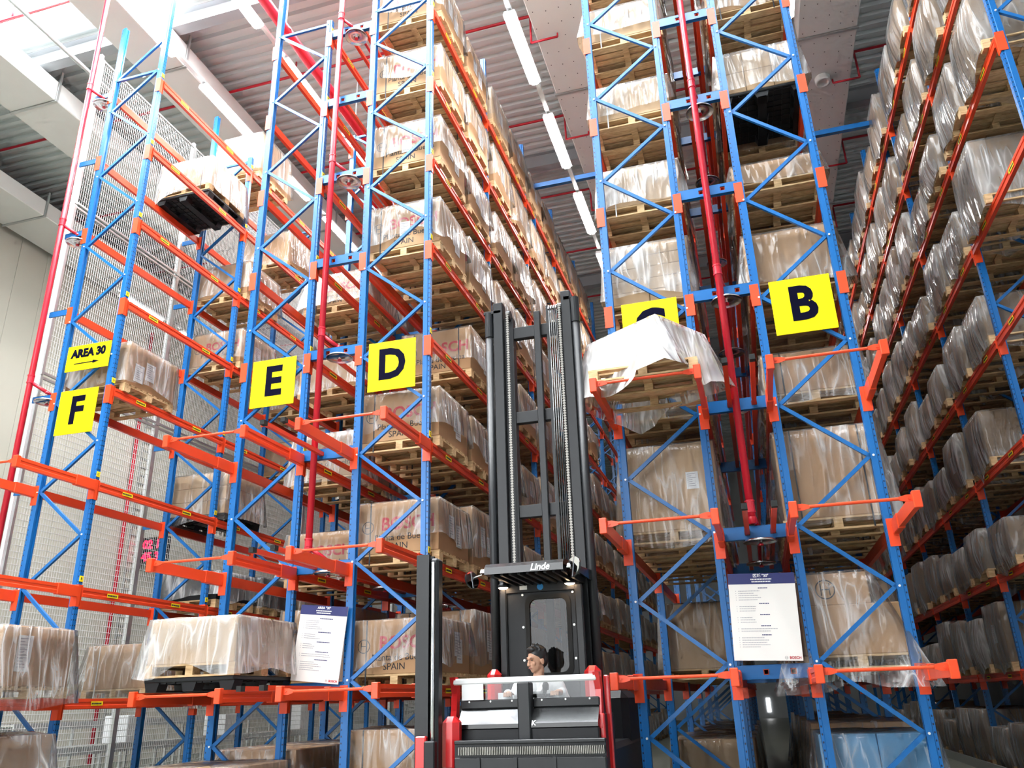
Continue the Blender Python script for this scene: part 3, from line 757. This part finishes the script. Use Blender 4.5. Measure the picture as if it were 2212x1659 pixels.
# ---- rack F
for L, s, h, what, kw in (
    (8, 2, 1.02, 'tall pale wrapped carton near the roof', dict(film='filmw')),
    (7, 1, .62, 'pale carton on wood and black plastic pallets', dict(base2=True, film='filmw', straps=2, sheets=(('R', -.1, .6), ('R', .25, .4)))),
    (7, 3, .75, 'carton in crumpled film', dict(flare=.1)),
    (6, 2, .72, 'film-wrapped carton on wooden pallet', {}),
    (5, 2, .70, 'brown carton with paper label', dict(sheets=(('R', 0, .5),), prints=True)),
    (5, 4, .6, 'carton under loose film', dict(flare=.12)),
    (4, 0, .70, 'brown carton with two paper labels', dict(sheets=(('R', -.05, .5), ('R', -.3, .35)), hem=.2)),
    (4, 4, .75, 'dim brown carton on wooden pallet', {}),
    (3, 2, .78, 'cartons in shiny film on black tray', dict(pallet='black', stack=(3, 3, 3), mname='carton2', hem=.05, flare=.08)),
    (2, 2, .50, 'dark parts under clear film', dict(mname='blackp', film='filmw')),
    (2, 3, .55, 'dark wrapped load with white label', dict(mname='blackp')),
    (2, 4, .7, 'brown printed carton', dict(prints=True)),
    (1, 1, .65, 'film-wrapped brown carton with white strap', dict(straps=1, strapm='wstrap', flare=.10, hem=-.05)),
):
    a = dict(h=h, det=2 if s < 3 else 1, hem=.15, flare=.05); a.update(kw)
    load(cxr('F')+.02, slot_y(s), zl(L), lab('F', L, s, what), **a)
load(cxr('F')+.12, -.70, zl(1), 'brown carton with long paper label, overhanging the front of rack F', w=1.2, d=1.16, h=.72, det=2, film='film', hem=-.05, flare=.09, wild=1.4, fkey=63, sheets=(('R', -.22, .62, 1.1), ('R', -.22, .45, 1.0)))
load(cxr('F')+.05, -.72, 0, 'crumpled film-covered carton on the floor before rack F', w=1.16, d=1.2, h=1.05, det=2, film='filmw', hem=.2, flare=.08, wild=1.8, fkey=64)
# ------------------------------------------------------------------ yellow rack signs
def sign(x0, x1, z0, z1, body, label, size=.5, tilt=0):
    cx, cz = (x0+x1)/2, (z0+z1)/2
    t = thing('rack_sign', label, 'sign', (cx, -.075, cz), 'yellow rack signs', MB().cbox(-(x1-x0)/2, (x1-x0)/2, -.006, .006, -(z1-z0)/2, (z1-z0)/2, .002).mesh('sign_plate', 'yellow'), (0, tilt, 0))
    obj('letter', text(body, size, 'navy', bold=.012 if len(body) > 1 else .022, sx=.92), t, (0, -.008, 0 if len(body) == 1 else .07), RX)
    return t
for k in 'FEDCB':
    a, b = RK[k]; o = .155
    sign(a+o+.0, a+o+.71, 5.445, 6.175, k, 'yellow sign with a dark letter '+k, .62)
t = sign(-10.08, -9.25, 6.51, 6.95, 'AREA 30', 'yellow AREA 30 sign with an arrow', .19)
obj('arrow', MB().box(-.25, .12, -.0095, -.0075, -.008, .008).poly([(.11, -.0095, -.03), (.24, -.0095, 0), (.11, -.0095, .03)], [(0, 1, 2)]).mesh('arrow', 'navy'), t, (0, 0, -.10))
# ------------------------------------------------------------------ notice boards
def notice(x, z, w, h, tilt, label, head, chinese):
    t = thing('notice_board', label, 'notice board', (x, -.11, z), 'notice boards on the racks', MB().cbox(-w/2, w/2, -.006, .006, -h/2, h/2, .002).mesh('board', 'board'), (0, tilt, 0))
    obj('header', MB().box(-w/2, w/2, -.008, -.0062, h/2-.115, h/2).mesh('header', 'navyhead'), t)
    obj('heading', text(head, .042, 'paper', bold=.001), t, (0, -.009, h/2-.028), RX)
    r = random.Random(9); pr = MB(); zz = h/2-.158
    def words(x0, x1, z, hh, m):
        x = x0
        while x < x1:
            ww = r.uniform(.008, .03) if not chinese else r.uniform(.010, .016)
            m.box(x, min(x1, x+ww), -.0075, -.0062, z-hh/2, z+hh/2); x += ww+.004
    hd = MB()
    for k, wd in ((0, .22), (1, .2)): words(-wd/2, wd/2, h/2-.064-.026*k, .013, hd)
    o = obj('heading_lines', hd.mesh('heading_lines', 'paper'), t, (0, -.0022, 0))
    tt = MB()
    for nl, lw in ((5, .24), (3, .25), (3, .2), (2, .5), (5, .3)):
        words(-.04, .06 if chinese else .14, zz, .011, tt); zz -= .030
        for k in range(nl):
            words(-w/2+.10, -w/2+.10+lw*r.uniform(.6, 1), zz, .006, pr); pr.box(-w/2+.07, -w/2+.076, -.0075, -.0062, zz-.003, zz+.003); zz -= .0235
        zz -= .016
    p = obj('body_text', pr.mesh('body_text', 'inkgrey'), t); p['kind'] = 'stuff'
    p = obj('section_titles', tt.mesh('section_titles', 'navyhead'), t); p['kind'] = 'stuff'
    obj('brand_name', text('BOSCH', .036, 'inkred', bold=.001), t, (w/2-.075, -.0075, -h/2+.03), RX)
    obj('emblem', LOGO, t, (w/2-.165, -.0072, -h/2+.03), scale=(.18, 1, .18))
    return t
notice(.088, 2.195, .70, .91, math.radians(2.4), 'white notice board with navy header hung between racks C and B', '区域 "30"', True)
notice(-5.25, 2.16, .66, .91, math.radians(6), 'white notice board with navy header hung between racks E and D', 'AREA "30"', False)
# ------------------------------------------------------------------ turret truck
T = thing('turret_truck', 'black and red turret truck with tall mast and lit work lights', 'truck', (-2.09, -1.4, 0))
def tp(name, mb, m, sm=False, parent=None, loc=(0,0,0)):
    return obj(name, mb.mesh(name, m, sm), parent or T, loc)
ox, oy = -2.09, -1.4
def X(v): return v-ox
def Y(v): return v-oy
# chassis
tp('chassis', MB().cbox(-.62, .60, Y(-1.15), Y(1.0), .12, 1.0, .05), 'blackp')
tp('counterweight', MB().cbox(-.60, .58, Y(.2), Y(1.05), .2, 1.5, .08), 'blackp')
for sx in (-1, 1):
    for yy in (Y(-1.6), Y(.6)): tp('wheel', MB().tube((sx*.58-.07, yy, .2), (sx*.58+.07, yy, .2), .2, 20), 'rubber')
tp('load_arm', MB().cbox(-.70, -.52, Y(-2.1), Y(-1.1), .12, .34, .03), 'blackp'); tp('load_arm', MB().cbox(.50, .68, Y(-2.1), Y(-1.1), .12, .34, .03), 'blackp')
# mast: outer and inner channels, cylinders, cross members, chains
ym = Y(-1.05)
mast = tp('mast', MB().cbox(X(-2.59), X(-2.47), ym-.06, ym+.08, .2, 5.95, .008), 'black')
def ch(name, mb, m, sm=False): return tp(name, mb, m, sm, mast)
ch('outer_rail', MB().cbox(X(-1.745), X(-1.63), ym-.06, ym+.08, .2, 5.97, .008), 'black')
for a, b in ((X(-2.47), X(-2.36)), (X(-1.80), X(-1.745))): ch('inner_rail', MB().box(a, b, ym, ym+.12, .3, 5.75), 'black')
for x, zt in ((-2.65, 5.83), (-1.585, 5.87)):
    ch('lift_cylinder', MB().tube((X(x), ym-.02, .3), (X(x), ym-.02, zt-.32), .048, 16), 'black', True)
    ch('cylinder_head', MB().tube((X(x), ym-.02, zt-.32), (X(x), ym-.02, zt), .054, 16).cbox(X(x)-.06, X(x)+.14*(1 if x < -2 else -1)+.02, ym-.06, ym+.04, zt-.02, zt+.02, .004), 'black')
for z0, z1 in ((5.47, 5.62), (4.40, 4.54), (3.30, 3.44)): ch('cross_member', MB().cbox(X(-2.37), X(-1.75), ym+.02, ym+.10, z0, z1, .006), 'black')
ch('free_lift_cylinder', MB().cbox(X(-2.09), X(-2.015), ym-.04, ym+.03, .5, 5.77, .006), 'black')
ch('hose_rail', MB().box(X(-1.935), X(-1.905), ym-.04, ym+.03, .5, 5.82), 'black')
def chain(x):
    m = MB(); z = .6
    while z < 5.78:
        m.box(x-.016, x+.016, ym-.085, ym-.07, z, z+.016); m.box(x-.008, x+.008, ym-.082, ym-.073, z+.016, z+.03); z += .03
    return m
for x in (X(-2.405), X(-1.765)):
    c = ch('lift_chain', chain(x), 'chain'); c['kind'] = 'stuff'
    ch('chain_wheel', MB().tube((x-.025, ym, 5.77), (x+.025, ym, 5.77), .07, 16), 'black')
hm = MB()
for i, x in enumerate((-1.895, -1.87, -1.845, -1.82, -1.80)): hm.tube((X(x), ym-.05, 1.0), (X(x), ym-.05, 5.74), .009, 8)
h = ch('hydraulic_hoses', hm, 'blackg', True)
hm2 = MB()
for i in range(4):
    x = X(-1.90+i*.03)
    for k in range(8):
        a, b = math.pi*k/8, math.pi*(k+1)/8
        hm2.tube((x, ym+.01-.06*math.cos(a), 5.76+.06*math.sin(a)), (x, ym+.01-.06*math.cos(b), 5.76+.06*math.sin(b)), .011, 8)
ch('hose_loop', hm2, 'steel', True)
# cab back panel with window
yb = Y(-1.25)
fr = MB(); x0, x1, z0, z1 = X(-2.53), X(-1.66), 1.0, 2.50
wx0, wx1, wz0, wz1 = X(-2.235), X(-1.815), 1.66, 2.405
for a in ((x0, wx0, z0, z1), (wx1, x1, z0, z1), (wx0, wx1, wz1, z1), (wx0, wx1, z0, wz0)): fr.box(a[0], a[1], yb-.02, yb+.02, a[2], a[3])
back = tp('back_panel', fr, 'blackp')
for a, b in ((X(-2.53), X(-2.455)), (X(-1.735), X(-1.655))): tp('cab_pillar', MB().cbox(a, b, yb-.06, yb+.0, 1.0, 2.52, .012), 'black')
def rrect(x0, x1, z0, z1, r, n=6):
    P = []
    for cx, cz, a0 in ((x1-r, z1-r, 0), (x0+r, z1-r, 90), (x0+r, z0+r, 180), (x1-r, z0+r, 270)):
        for k in range(n+1):
            a = math.radians(a0+90*k/n); P.append((cx+r*math.cos(a), cz+r*math.sin(a)))
    return P
o_, i_ = rrect(wx0-.03, wx1+.03, wz0-.03, wz1+.03, .09), rrect(wx0+.015, wx1-.015, wz0+.015, wz1-.015, .07)
n = len(o_); sl = MB().poly([(a, yb-.035, b) for a, b in o_]+[(a, yb-.035, b) for a, b in i_]+[(a, yb-.02, b) for a, b in i_], [(i, (i+1) % n, n+(i+1) % n, n+i) for i in range(n)]+[(n+i, n+(i+1) % n, 2*n+(i+1) % n, 2*n+i) for i in range(n)])
obj('window_seal', sl.mesh('window_seal', 'rubber'), back)
obj('window_pane', MB().box(wx0, wx1, yb-.012, yb-.006, wz0, wz1).mesh('window_pane', 'glass'), back)
sc = MB()
for x in (wx0-.055, wx1+.055):
    for z in (2.44, 2.12, 1.8): sc.tube((x, yb-.03, z), (x, yb-.02, z), .012, 10)
obj('screws', sc.mesh('screws', 'zinc'), back)
# overhead guard
yr0, yr1 = Y(-2.2), Y(-1.1)
prof = [(yr0, 2.535), (yr0+.005, 2.60), (yr0+.05, 2.635), (yr0+.14, 2.65), (yr1, 2.68), (yr1, 2.63), (yr0+.10, 2.58)]
xr0, xr1 = X(-2.46), X(-1.58)
roof = tp('overhead_guard', MB().prism(prof, 'x', xr0+.06, xr1-.06), 'blackg')
for s, x in ((-1, xr0), (1, xr1)): obj('guard_side', MB().prism([(yr0+.05, 2.56), (yr0+.08, 2.60), (yr1, 2.67), (yr1, 2.56)], 'x', x-.035 if s > 0 else x, x+.0 if s > 0 else x+.06+.0).mesh('guard_side', 'blackg'), roof)
for i in range(9): obj('guard_slat', MB().box(xr0+.1+i*.085, xr0+.125+i*.085, yr0+.10, yr1-.05, 2.53, 2.59).mesh('guard_slat', 'black'), roof)
obj('brand_lettering', text('Linde', .088, 'paper', ext=.001, bold=.0025, sx=.95, shear=.25), roof, (X(-1.86), yr0-.004, 2.572), (math.radians(86), 0, 0))
tp('header_panel', MB().cbox(X(-2.5), X(-1.68), yb-.05, yb-.02, 2.46, 2.56, .006), 'blackp')
for x in (X(-2.47), X(-1.765)):
    w = tp('work_light', MB().lathe([(.0,-.0),(.055,.0),(.05,.03),(.03,.05),(.0,.055)], n=16), 'blackp', True, loc=(x, yb-.11, 2.515))
    obj('lamp_lens', MB().lathe([(.0,-.012),(.035,-.012),(.052,0)], n=16).mesh('lamp_lens', 'worklight'), w)
tp('type_tag', MB().box(X(-2.31), X(-2.23), yb-.056, yb-.052, 2.49, 2.53), 'paper')
tp('round_sticker', MB().tube((X(-2.09), yb-.058, 2.51), (X(-2.09), yb-.052, 2.51), .033, 20), 'bluedot')
def mirror(x, y, z, rz, tilt, r):
    mo = tp('mirror', MB().tube((0, -.012, 0), (0, .0, 0), r, 20), 'blackg', False, loc=(x, y, z)); mo.rotation_euler = (tilt, 0, rz)
    obj('mirror_glass', MB().tube((0, -.016, 0), (0, -.012, 0), r*.95, 20).mesh('mirror_glass', 'mirror'), mo)
    obj('mirror_clamp', MB().tube((0, .0, 0), (0, .05, 0), .014, 8).box(-.008, .008, -.02, -.016, -r, r).mesh('mirror_clamp', 'steel'), mo)
mirror(X(-2.545), yr0+.05, 2.50, math.radians(62), math.radians(-12), .085)
mirror(X(-1.545), yr0+.05, 2.555, math.radians(-40), math.radians(-10), .10)
tp('mirror_arm', MB().tube((X(-2.44), yr0+.06, 2.545), (X(-2.55), yr0+.07, 2.52), .006, 8).tube((X(-1.62), yr0+.06, 2.56), (X(-1.55), yr0+.07, 2.56), .006, 8), 'steel')
# cab front: white bar, red arms, console, centre post
yf = Y(-1.95)
tp('white_bar', MB().cbox(X(-2.80), X(-1.44), yf-.03, yf+.03, 1.575, 1.63, .012), 'white')
for s, x in ((-1, X(-2.80)), (1, X(-1.44))):
    tp('side_arm', MB().prism([(yf-.04, 1.645), (yf+.05, 1.645), (yf+.09, 1.5), (yf+.07, 1.3), (yf+.02, 1.18), (yf-.05, 1.18), (yf+.0, 1.35), (yf+.02, 1.5)], 'x', x-.028, x+.028), 'tred')
tp('side_panel', MB().cbox(X(-1.43), X(-1.395), yf+.03, yf+.5, .3, 1.30, .01), 'blackp')  # red panel coloured black, its shade put into the colour
tp('side_strip', MB().cbox(X(-1.435), X(-1.39), yf-.03, yf+.03, .3, 1.30, .01), 'tred')
tp('side_panel', MB().cbox(X(-2.86), X(-2.83), yf+.05, yf+.62, .3, 1.3, .01), 'tred')
tp('side_post', MB().cbox(X(-1.41), X(-1.36), yf+.16, yf+.22, .3, 1.62, .01), 'tred')
for x0_, x1_ in ((X(-2.46)-.17, X(-2.46)-.03), (X(-1.66)+.01, X(-1.66)+.17)): tp('seat_side_rest', MB().cbox(x0_, x1_, Y(-1.5), Y(-1.35), 1.25, 1.72, .05), 'tred')
tp('windscreen', MB().box(X(-2.74), X(-1.46), yf+.0, yf+.006, 1.44, 1.575), 'clear')
for a, b in ((X(-2.72), X(-2.15)), (X(-2.03), X(-1.43))):
    con = tp('console_cover', MB().prism([(yf+.04, 1.44), (yf+.16, 1.44), (yf+.16, 1.2), (yf-.12, 1.2), (yf-.12, 1.235), (yf-.0, 1.365), (yf+.0, 1.375)], 'x', a, b), 'blackg')
    obj('console_edge', MB().cbox(a-.005, b+.005, yf-.015, yf+.03, 1.362, 1.44, .01).mesh('console_edge', 'black'), con)
    bl = MB()
    for k in range(3): bl.tube((a+.08+k*(b-a-.16)/2, yf-.022, 1.425), (a+.08+k*(b-a-.16)/2, yf-.012, 1.425), .008, 8)
    obj('screws', bl.mesh('screws', 'zinc'), con)
tp('centre_post', MB().cbox(X(-2.15), X(-2.03), yf-.13, yf-.0, .6, 1.58, .012), 'black')
tp('front_panel', MB().cbox(X(-2.72), X(-1.43), yf-.10, yf+.1, .5, 1.2, .01), 'blackp')
obj('emblem_letter', text('K', .06, 'paper', bold=.002), T, (X(-2.005), yf-.122, 1.235), (math.radians(60), 0, 0))
tp('clipboard', MB().box(X(-2.71), X(-2.50), yf-.028, yf-.022, 1.44, 1.58), 'paper')
tp('paper_note', MB().box(X(-2.475)-.03, X(-2.475)+.05, Y(-1.506), Y(-1.502), 1.42, 1.50), 'paper')
# steering console and wheel
tp('steering_column', MB().tube((X(-2.02), Y(-1.78), 1.2), (X(-2.0), Y(-1.80), 1.46), .05, 12), 'blackp', True)
sw = MB()
for k in range(24):
    a, b = 2*math.pi*k/24, 2*math.pi*(k+1)/24
    sw.tube((.15*math.cos(a), .15*math.sin(a), 0), (.15*math.cos(b), .15*math.sin(b), 0), .016, 8)
for a in (0, 2.1, 4.2): sw.bar((0, 0, -.01), (.15*math.cos(a), .15*math.sin(a), 0), .03, .015)
tp('steering_wheel', sw, 'blackp', True, loc=(X(-2.05), Y(-1.76), 1.462))
tp('joystick', MB().tube((X(-1.98), Y(-1.80), 1.42), (X(-1.95), Y(-1.82), 1.52), .018, 10).lathe([(0,-.03),(.028,-.02),(.032,.02),(.02,.045),(0,.05)], (X(-1.945), Y(-1.825), 1.53), 12), 'blackp', True)
tp('seat', MB().cbox(X(-2.32), X(-1.84), Y(-1.75), Y(-1.32), .92, 1.03, .04).cbox(X(-2.30), X(-1.86), Y(-1.42), Y(-1.31), 1.0, 1.62, .04), 'rubber')
tp('cab_floor', MB().cbox(X(-2.8), X(-1.4), Y(-2.0), Y(-1.2), .42, .5, .01), 'blackp')
# traverse frame with rack and the auxiliary mast
yt = Y(-2.3)
tp('traverse_frame', MB().cbox(X(-2.66), X(-1.33), yt-.03, yt+.05, 1.085, 1.115, .006).cbox(X(-2.66), X(-1.33), yt-.03, yt+.05, .3, .98, .01), 'black')
tm = MB(); x = X(-2.62)
while x < X(-1.34): tm.box(x, x+.008, yt-.035, yt-.01, 1.0, 1.062); x += .0155
c = tp('gear_rack', tm, 'chain'); c['kind'] = 'stuff'
tp('rack_backing', MB().box(X(-2.66), X(-1.33), yt-.012, yt+.03, .98, 1.09), 'blackp')
tp('frame_rib', MB().box(X(-2.45), X(-2.42), yt-.045, yt-.03, .3, .98).box(X(-2.12), X(-2.09), yt-.045, yt-.03, .3, .98).box(X(-1.78), X(-1.75), yt-.045, yt-.03, .3, .98), 'black')
aux = tp('auxiliary_mast', MB().prism([(X(-3.01), yt-.08), (X(-2.885), yt-.08), (X(-2.885), yt-.04), (X(-2.97), yt-.04), (X(-2.97), yt+.04), (X(-2.885), yt+.04), (X(-2.885), yt+.08), (X(-3.01), yt+.08)], 'z', .25, 2.735), 'black')
obj('inner_channel', MB().cbox(X(-2.885), X(-2.80), yt-.06, yt+.07, .25, 2.70, .02).mesh('inner_channel', 'black'), aux)
obj('cylinder', MB().tube((X(-2.845), yt-.075, .4), (X(-2.845), yt-.075, 2.66), .018, 12).mesh('cylinder', 'steel', True), aux)
tp('fork_bracket', MB().cbox(X(-2.985), X(-2.885), yt-.13, yt-.07, .3, 1.16, .01), 'tred')
tp('fork_hinge', MB().cbox(X(-2.90), X(-2.80), yt-.14, yt-.06, .3, 1.12, .01), 'blackp')
tp('red_cover', MB().cbox(X(-2.82), X(-2.66), yt+.06, yt+.22, .85, 1.31, .05), 'tred')
for i in range(2): tp('fork', MB().cbox(X(-3.0)+.0, X(-2.82), yt-.16-.30*i, yt-.12-.30*i, .12, .16, .01), 'black')
# ------------------------------------------------------------------ driver
def capsule(bm, p0, p1, r0, r1, n=10):
    p0, p1 = Vector(p0), Vector(p1); d = (p1-p0); l = d.length; k = max(1, int(l/(min(r0, r1)*.8)))
    for i in range(k+1):
        t_ = i/k; r = r0+(r1-r0)*t_
        bmesh.ops.create_icosphere(bm, subdivisions=2, radius=r, matrix=Matrix.Translation(p0+d*t_))
def ell(bm, c, r, rot=None):
    m = Matrix.Translation(c)
    if rot: m = m @ rot
    bmesh.ops.create_icosphere(bm, subdivisions=3, radius=1, matrix=m @ Matrix.Diagonal((*r, 1)))
def fuse(bm, vox, name, m):
    me = bpy.data.meshes.new(name); bm.to_mesh(me); bm.free()
    o = bpy.data.objects.new(name, me); COL.objects.link(o)
    md = o.modifiers.new('r', 'REMESH'); md.mode = 'VOXEL'; md.voxel_size = vox
    sm = o.modifiers.new('s', 'SMOOTH'); sm.factor = .5; sm.iterations = 3
    dg = bpy.context.evaluated_depsgraph_get(); out = bpy.data.meshes.new_from_object(o.evaluated_get(dg))
    bpy.data.objects.remove(o); bpy.data.meshes.remove(me)
    out.name = name; out.materials.clear(); out.materials.append(MT[m]); out.polygons.foreach_set('use_smooth', [True]*len(out.polygons))
    return out
PX, PY = -2.07, -1.62     # below the head
person = thing('person', 'person in a white jacket with short black hair driving the truck', 'person', (PX, PY, 1.03))
HR = Matrix.Rotation(math.radians(-38), 4, 'Z') @ Matrix.Rotation(math.radians(6), 4, 'X')   # head turned to the picture's left
HC = Vector((0, -.02, .755))
def hp(x, y, z): return HC + (HR @ Vector((x, y, z)))
def hell(bm, c, r): ell(bm, hp(*c), r, HR)
bm = bmesh.new()
hell(bm, (0, .012, .03), (.074, .092, .090)); hell(bm, (0, -.022, -.045), (.056, .066, .068)); hell(bm, (0, -.045, -.092), (.030, .030, .024))
hell(bm, (0, -.093, -.022), (.012, .016, .026)); hell(bm, (0, -.102, -.042), (.018, .014, .012)); hell(bm, (0, -.082, .02), (.058, .014, .014))
for s in (-1, 1):
    hell(bm, (s*.076, .012, -.02), (.010, .022, .034)); hell(bm, (s*.038, -.066, -.03), (.022, .018, .02))
hell(bm, (0, -.082, -.066), (.024, .010, .011))
capsule(bm, hp(0, .02, -.06), (0, .02, .52), .052, .060)
capsule(bm, (0, .03, .50), (0, .05, .1), .10, .12); ell(bm, (0, .02, .40), (.165, .11, .16)); ell(bm, (0, .05, .1), (.17, .13, .14))
hands = ((-.235, -.22, .455, 1), (.245, -.22, .455, -1))
for (hx, hy, hz, sd) in hands:
    sh = Vector((-.19*sd, .02, .50)); el = Vector((-.29*sd, -.02, .28)); wr = Vector((hx-.02*sd, hy+.07, hz+.0))
    capsule(bm, sh, el, .055, .045); capsule(bm, el, wr, .043, .028)
    pc = Vector((hx, hy, hz)); capsule(bm, wr, pc, .028, .030); ell(bm, pc+Vector((.012*sd, -.01, 0)), (.042, .042, .018))
    for i, ln in enumerate((.060, .068, .064, .050)):
        a = pc+Vector((.012*sd-.030+.022*i, -.045, .004)); b = a+Vector((.004*sd, -ln*.55, .004)); c_ = b+Vector((.002*sd, -ln*.2, -.030))
        capsule(bm, a+Vector((0, .02, 0)), b, .0095, .009); capsule(bm, b, c_, .009, .0085)
    tb = pc+Vector((.040*sd, .005, -.002)); t1 = tb+Vector((.022*sd, -.030, -.004)); capsule(bm, pc+Vector((.02*sd, .01, 0)), tb, .013, .012); capsule(bm, tb, t1, .011, .0095)
for s in (-1, 1):
    capsule(bm, (s*.09, .05, .08), (s*.13, -.20, .05), .08, .06) ; capsule(bm, (s*.13, -.20, .05), (s*.13, -.22, -.42), .055, .042); capsule(bm, (s*.13, -.22, -.44), (s*.13, -.32, -.47), .04, .035)
body = obj('body', fuse(bm, .0065, 'body', 'skin'), person)
# jacket over torso and arms, trousers, hair, eyes, mouth
bm = bmesh.new()
capsule(bm, (0, .035, .49), (0, .05, .1), .118, .135); ell(bm, (0, .02, .40), (.185, .125, .175)); ell(bm, (0, .05, .12), (.185, .145, .15))
for (hx, hy, hz, sd) in hands:
    sh = Vector((-.19*sd, .02, .50)); el = Vector((-.29*sd, -.02, .28)); wr = Vector((hx-.02*sd, hy+.075, hz))
    capsule(bm, sh, el, .075, .064); capsule(bm, el, wr, .062, .046); capsule(bm, (0, .02, .53), sh, .068, .07)
obj('jacket', fuse(bm, .012, 'jacket', 'shirt'), person)
cl = MB()
for s in (-1, 1): cl.poly([(s*.005, -.105, .47), (s*.075, -.055, .575), (s*.085, .02, .60), (s*.095, .02, .56), (s*.09, -.075, .54), (s*.055, -.118, .47)], [(0,1,2,3,4,5)])
obj('collar', cl.mesh('collar', 'shirt'), person)
bm = bmesh.new()
for s in (-1, 1):
    capsule(bm, (s*.09, .05, .09), (s*.13, -.21, .06), .095, .075); capsule(bm, (s*.13, -.21, .06), (s*.13, -.22, -.40), .07, .058)
obj('trousers', fuse(bm, .014, 'trousers', 'trouser'), person)
bm = bmesh.new()
hell(bm, (0, .022, .052), (.083, .096, .086)); hell(bm, (0, .055, .0), (.078, .062, .085)); hell(bm, (0, -.052, .098), (.058, .036, .026))
for s in (-1, 1): hell(bm, (s*.070, .018, .028), (.014, .032, .04))
rr = random.Random(2)
for i in range(26):
    a = rr.uniform(0, 6.28); b = rr.uniform(.3, 1.2); v = Vector((.083*math.cos(a)*math.cos(b), .02+.096*math.sin(a)*math.cos(b), .052+.086*math.sin(b)))
    if v.y < -.055 and v.z < .09: continue
    capsule(bm, hp(*v), hp(*(v*1.06+Vector((0, 0, .008)))), .012, .006)
obj('hair', fuse(bm, .006, 'hair', 'hair'), person)
for s in (-1, 1):
    e = bmesh.new(); hell(e, (s*.032, -.081, .000), (.012, .006, .0045)); me = bpy.data.meshes.new('eye'); e.to_mesh(me); e.free(); me.materials.append(MT['eye']); obj('eye', me, person)
    e = bmesh.new(); hell(e, (s*.034, -.092, .022), (.019, .007, .0045)); me = bpy.data.meshes.new('eyebrow'); e.to_mesh(me); e.free(); me.materials.append(MT['hair']); obj('eyebrow', me, person)
e = bmesh.new(); hell(e, (0, -.0905, -.067), (.021, .006, .007)); me = bpy.data.meshes.new('mouth'); e.to_mesh(me); e.free(); me.materials.append(MT['lip']); obj('mouth', me, person)
# ------------------------------------------------------------------ floor guide rail beside the right rack
thing('guide_rail', 'pale steel guide rail on the floor along the rightmost rack', 'guide rail', (3.62, 0, 0), None, MB().box(0, .10, -.5, 26, 0, .10).box(.0, .03, -.5, 26, .10, .16).mesh('guide_rail', 'galv'))
print('LOADS', NLOAD, 'OBJECTS', len(bpy.data.objects))
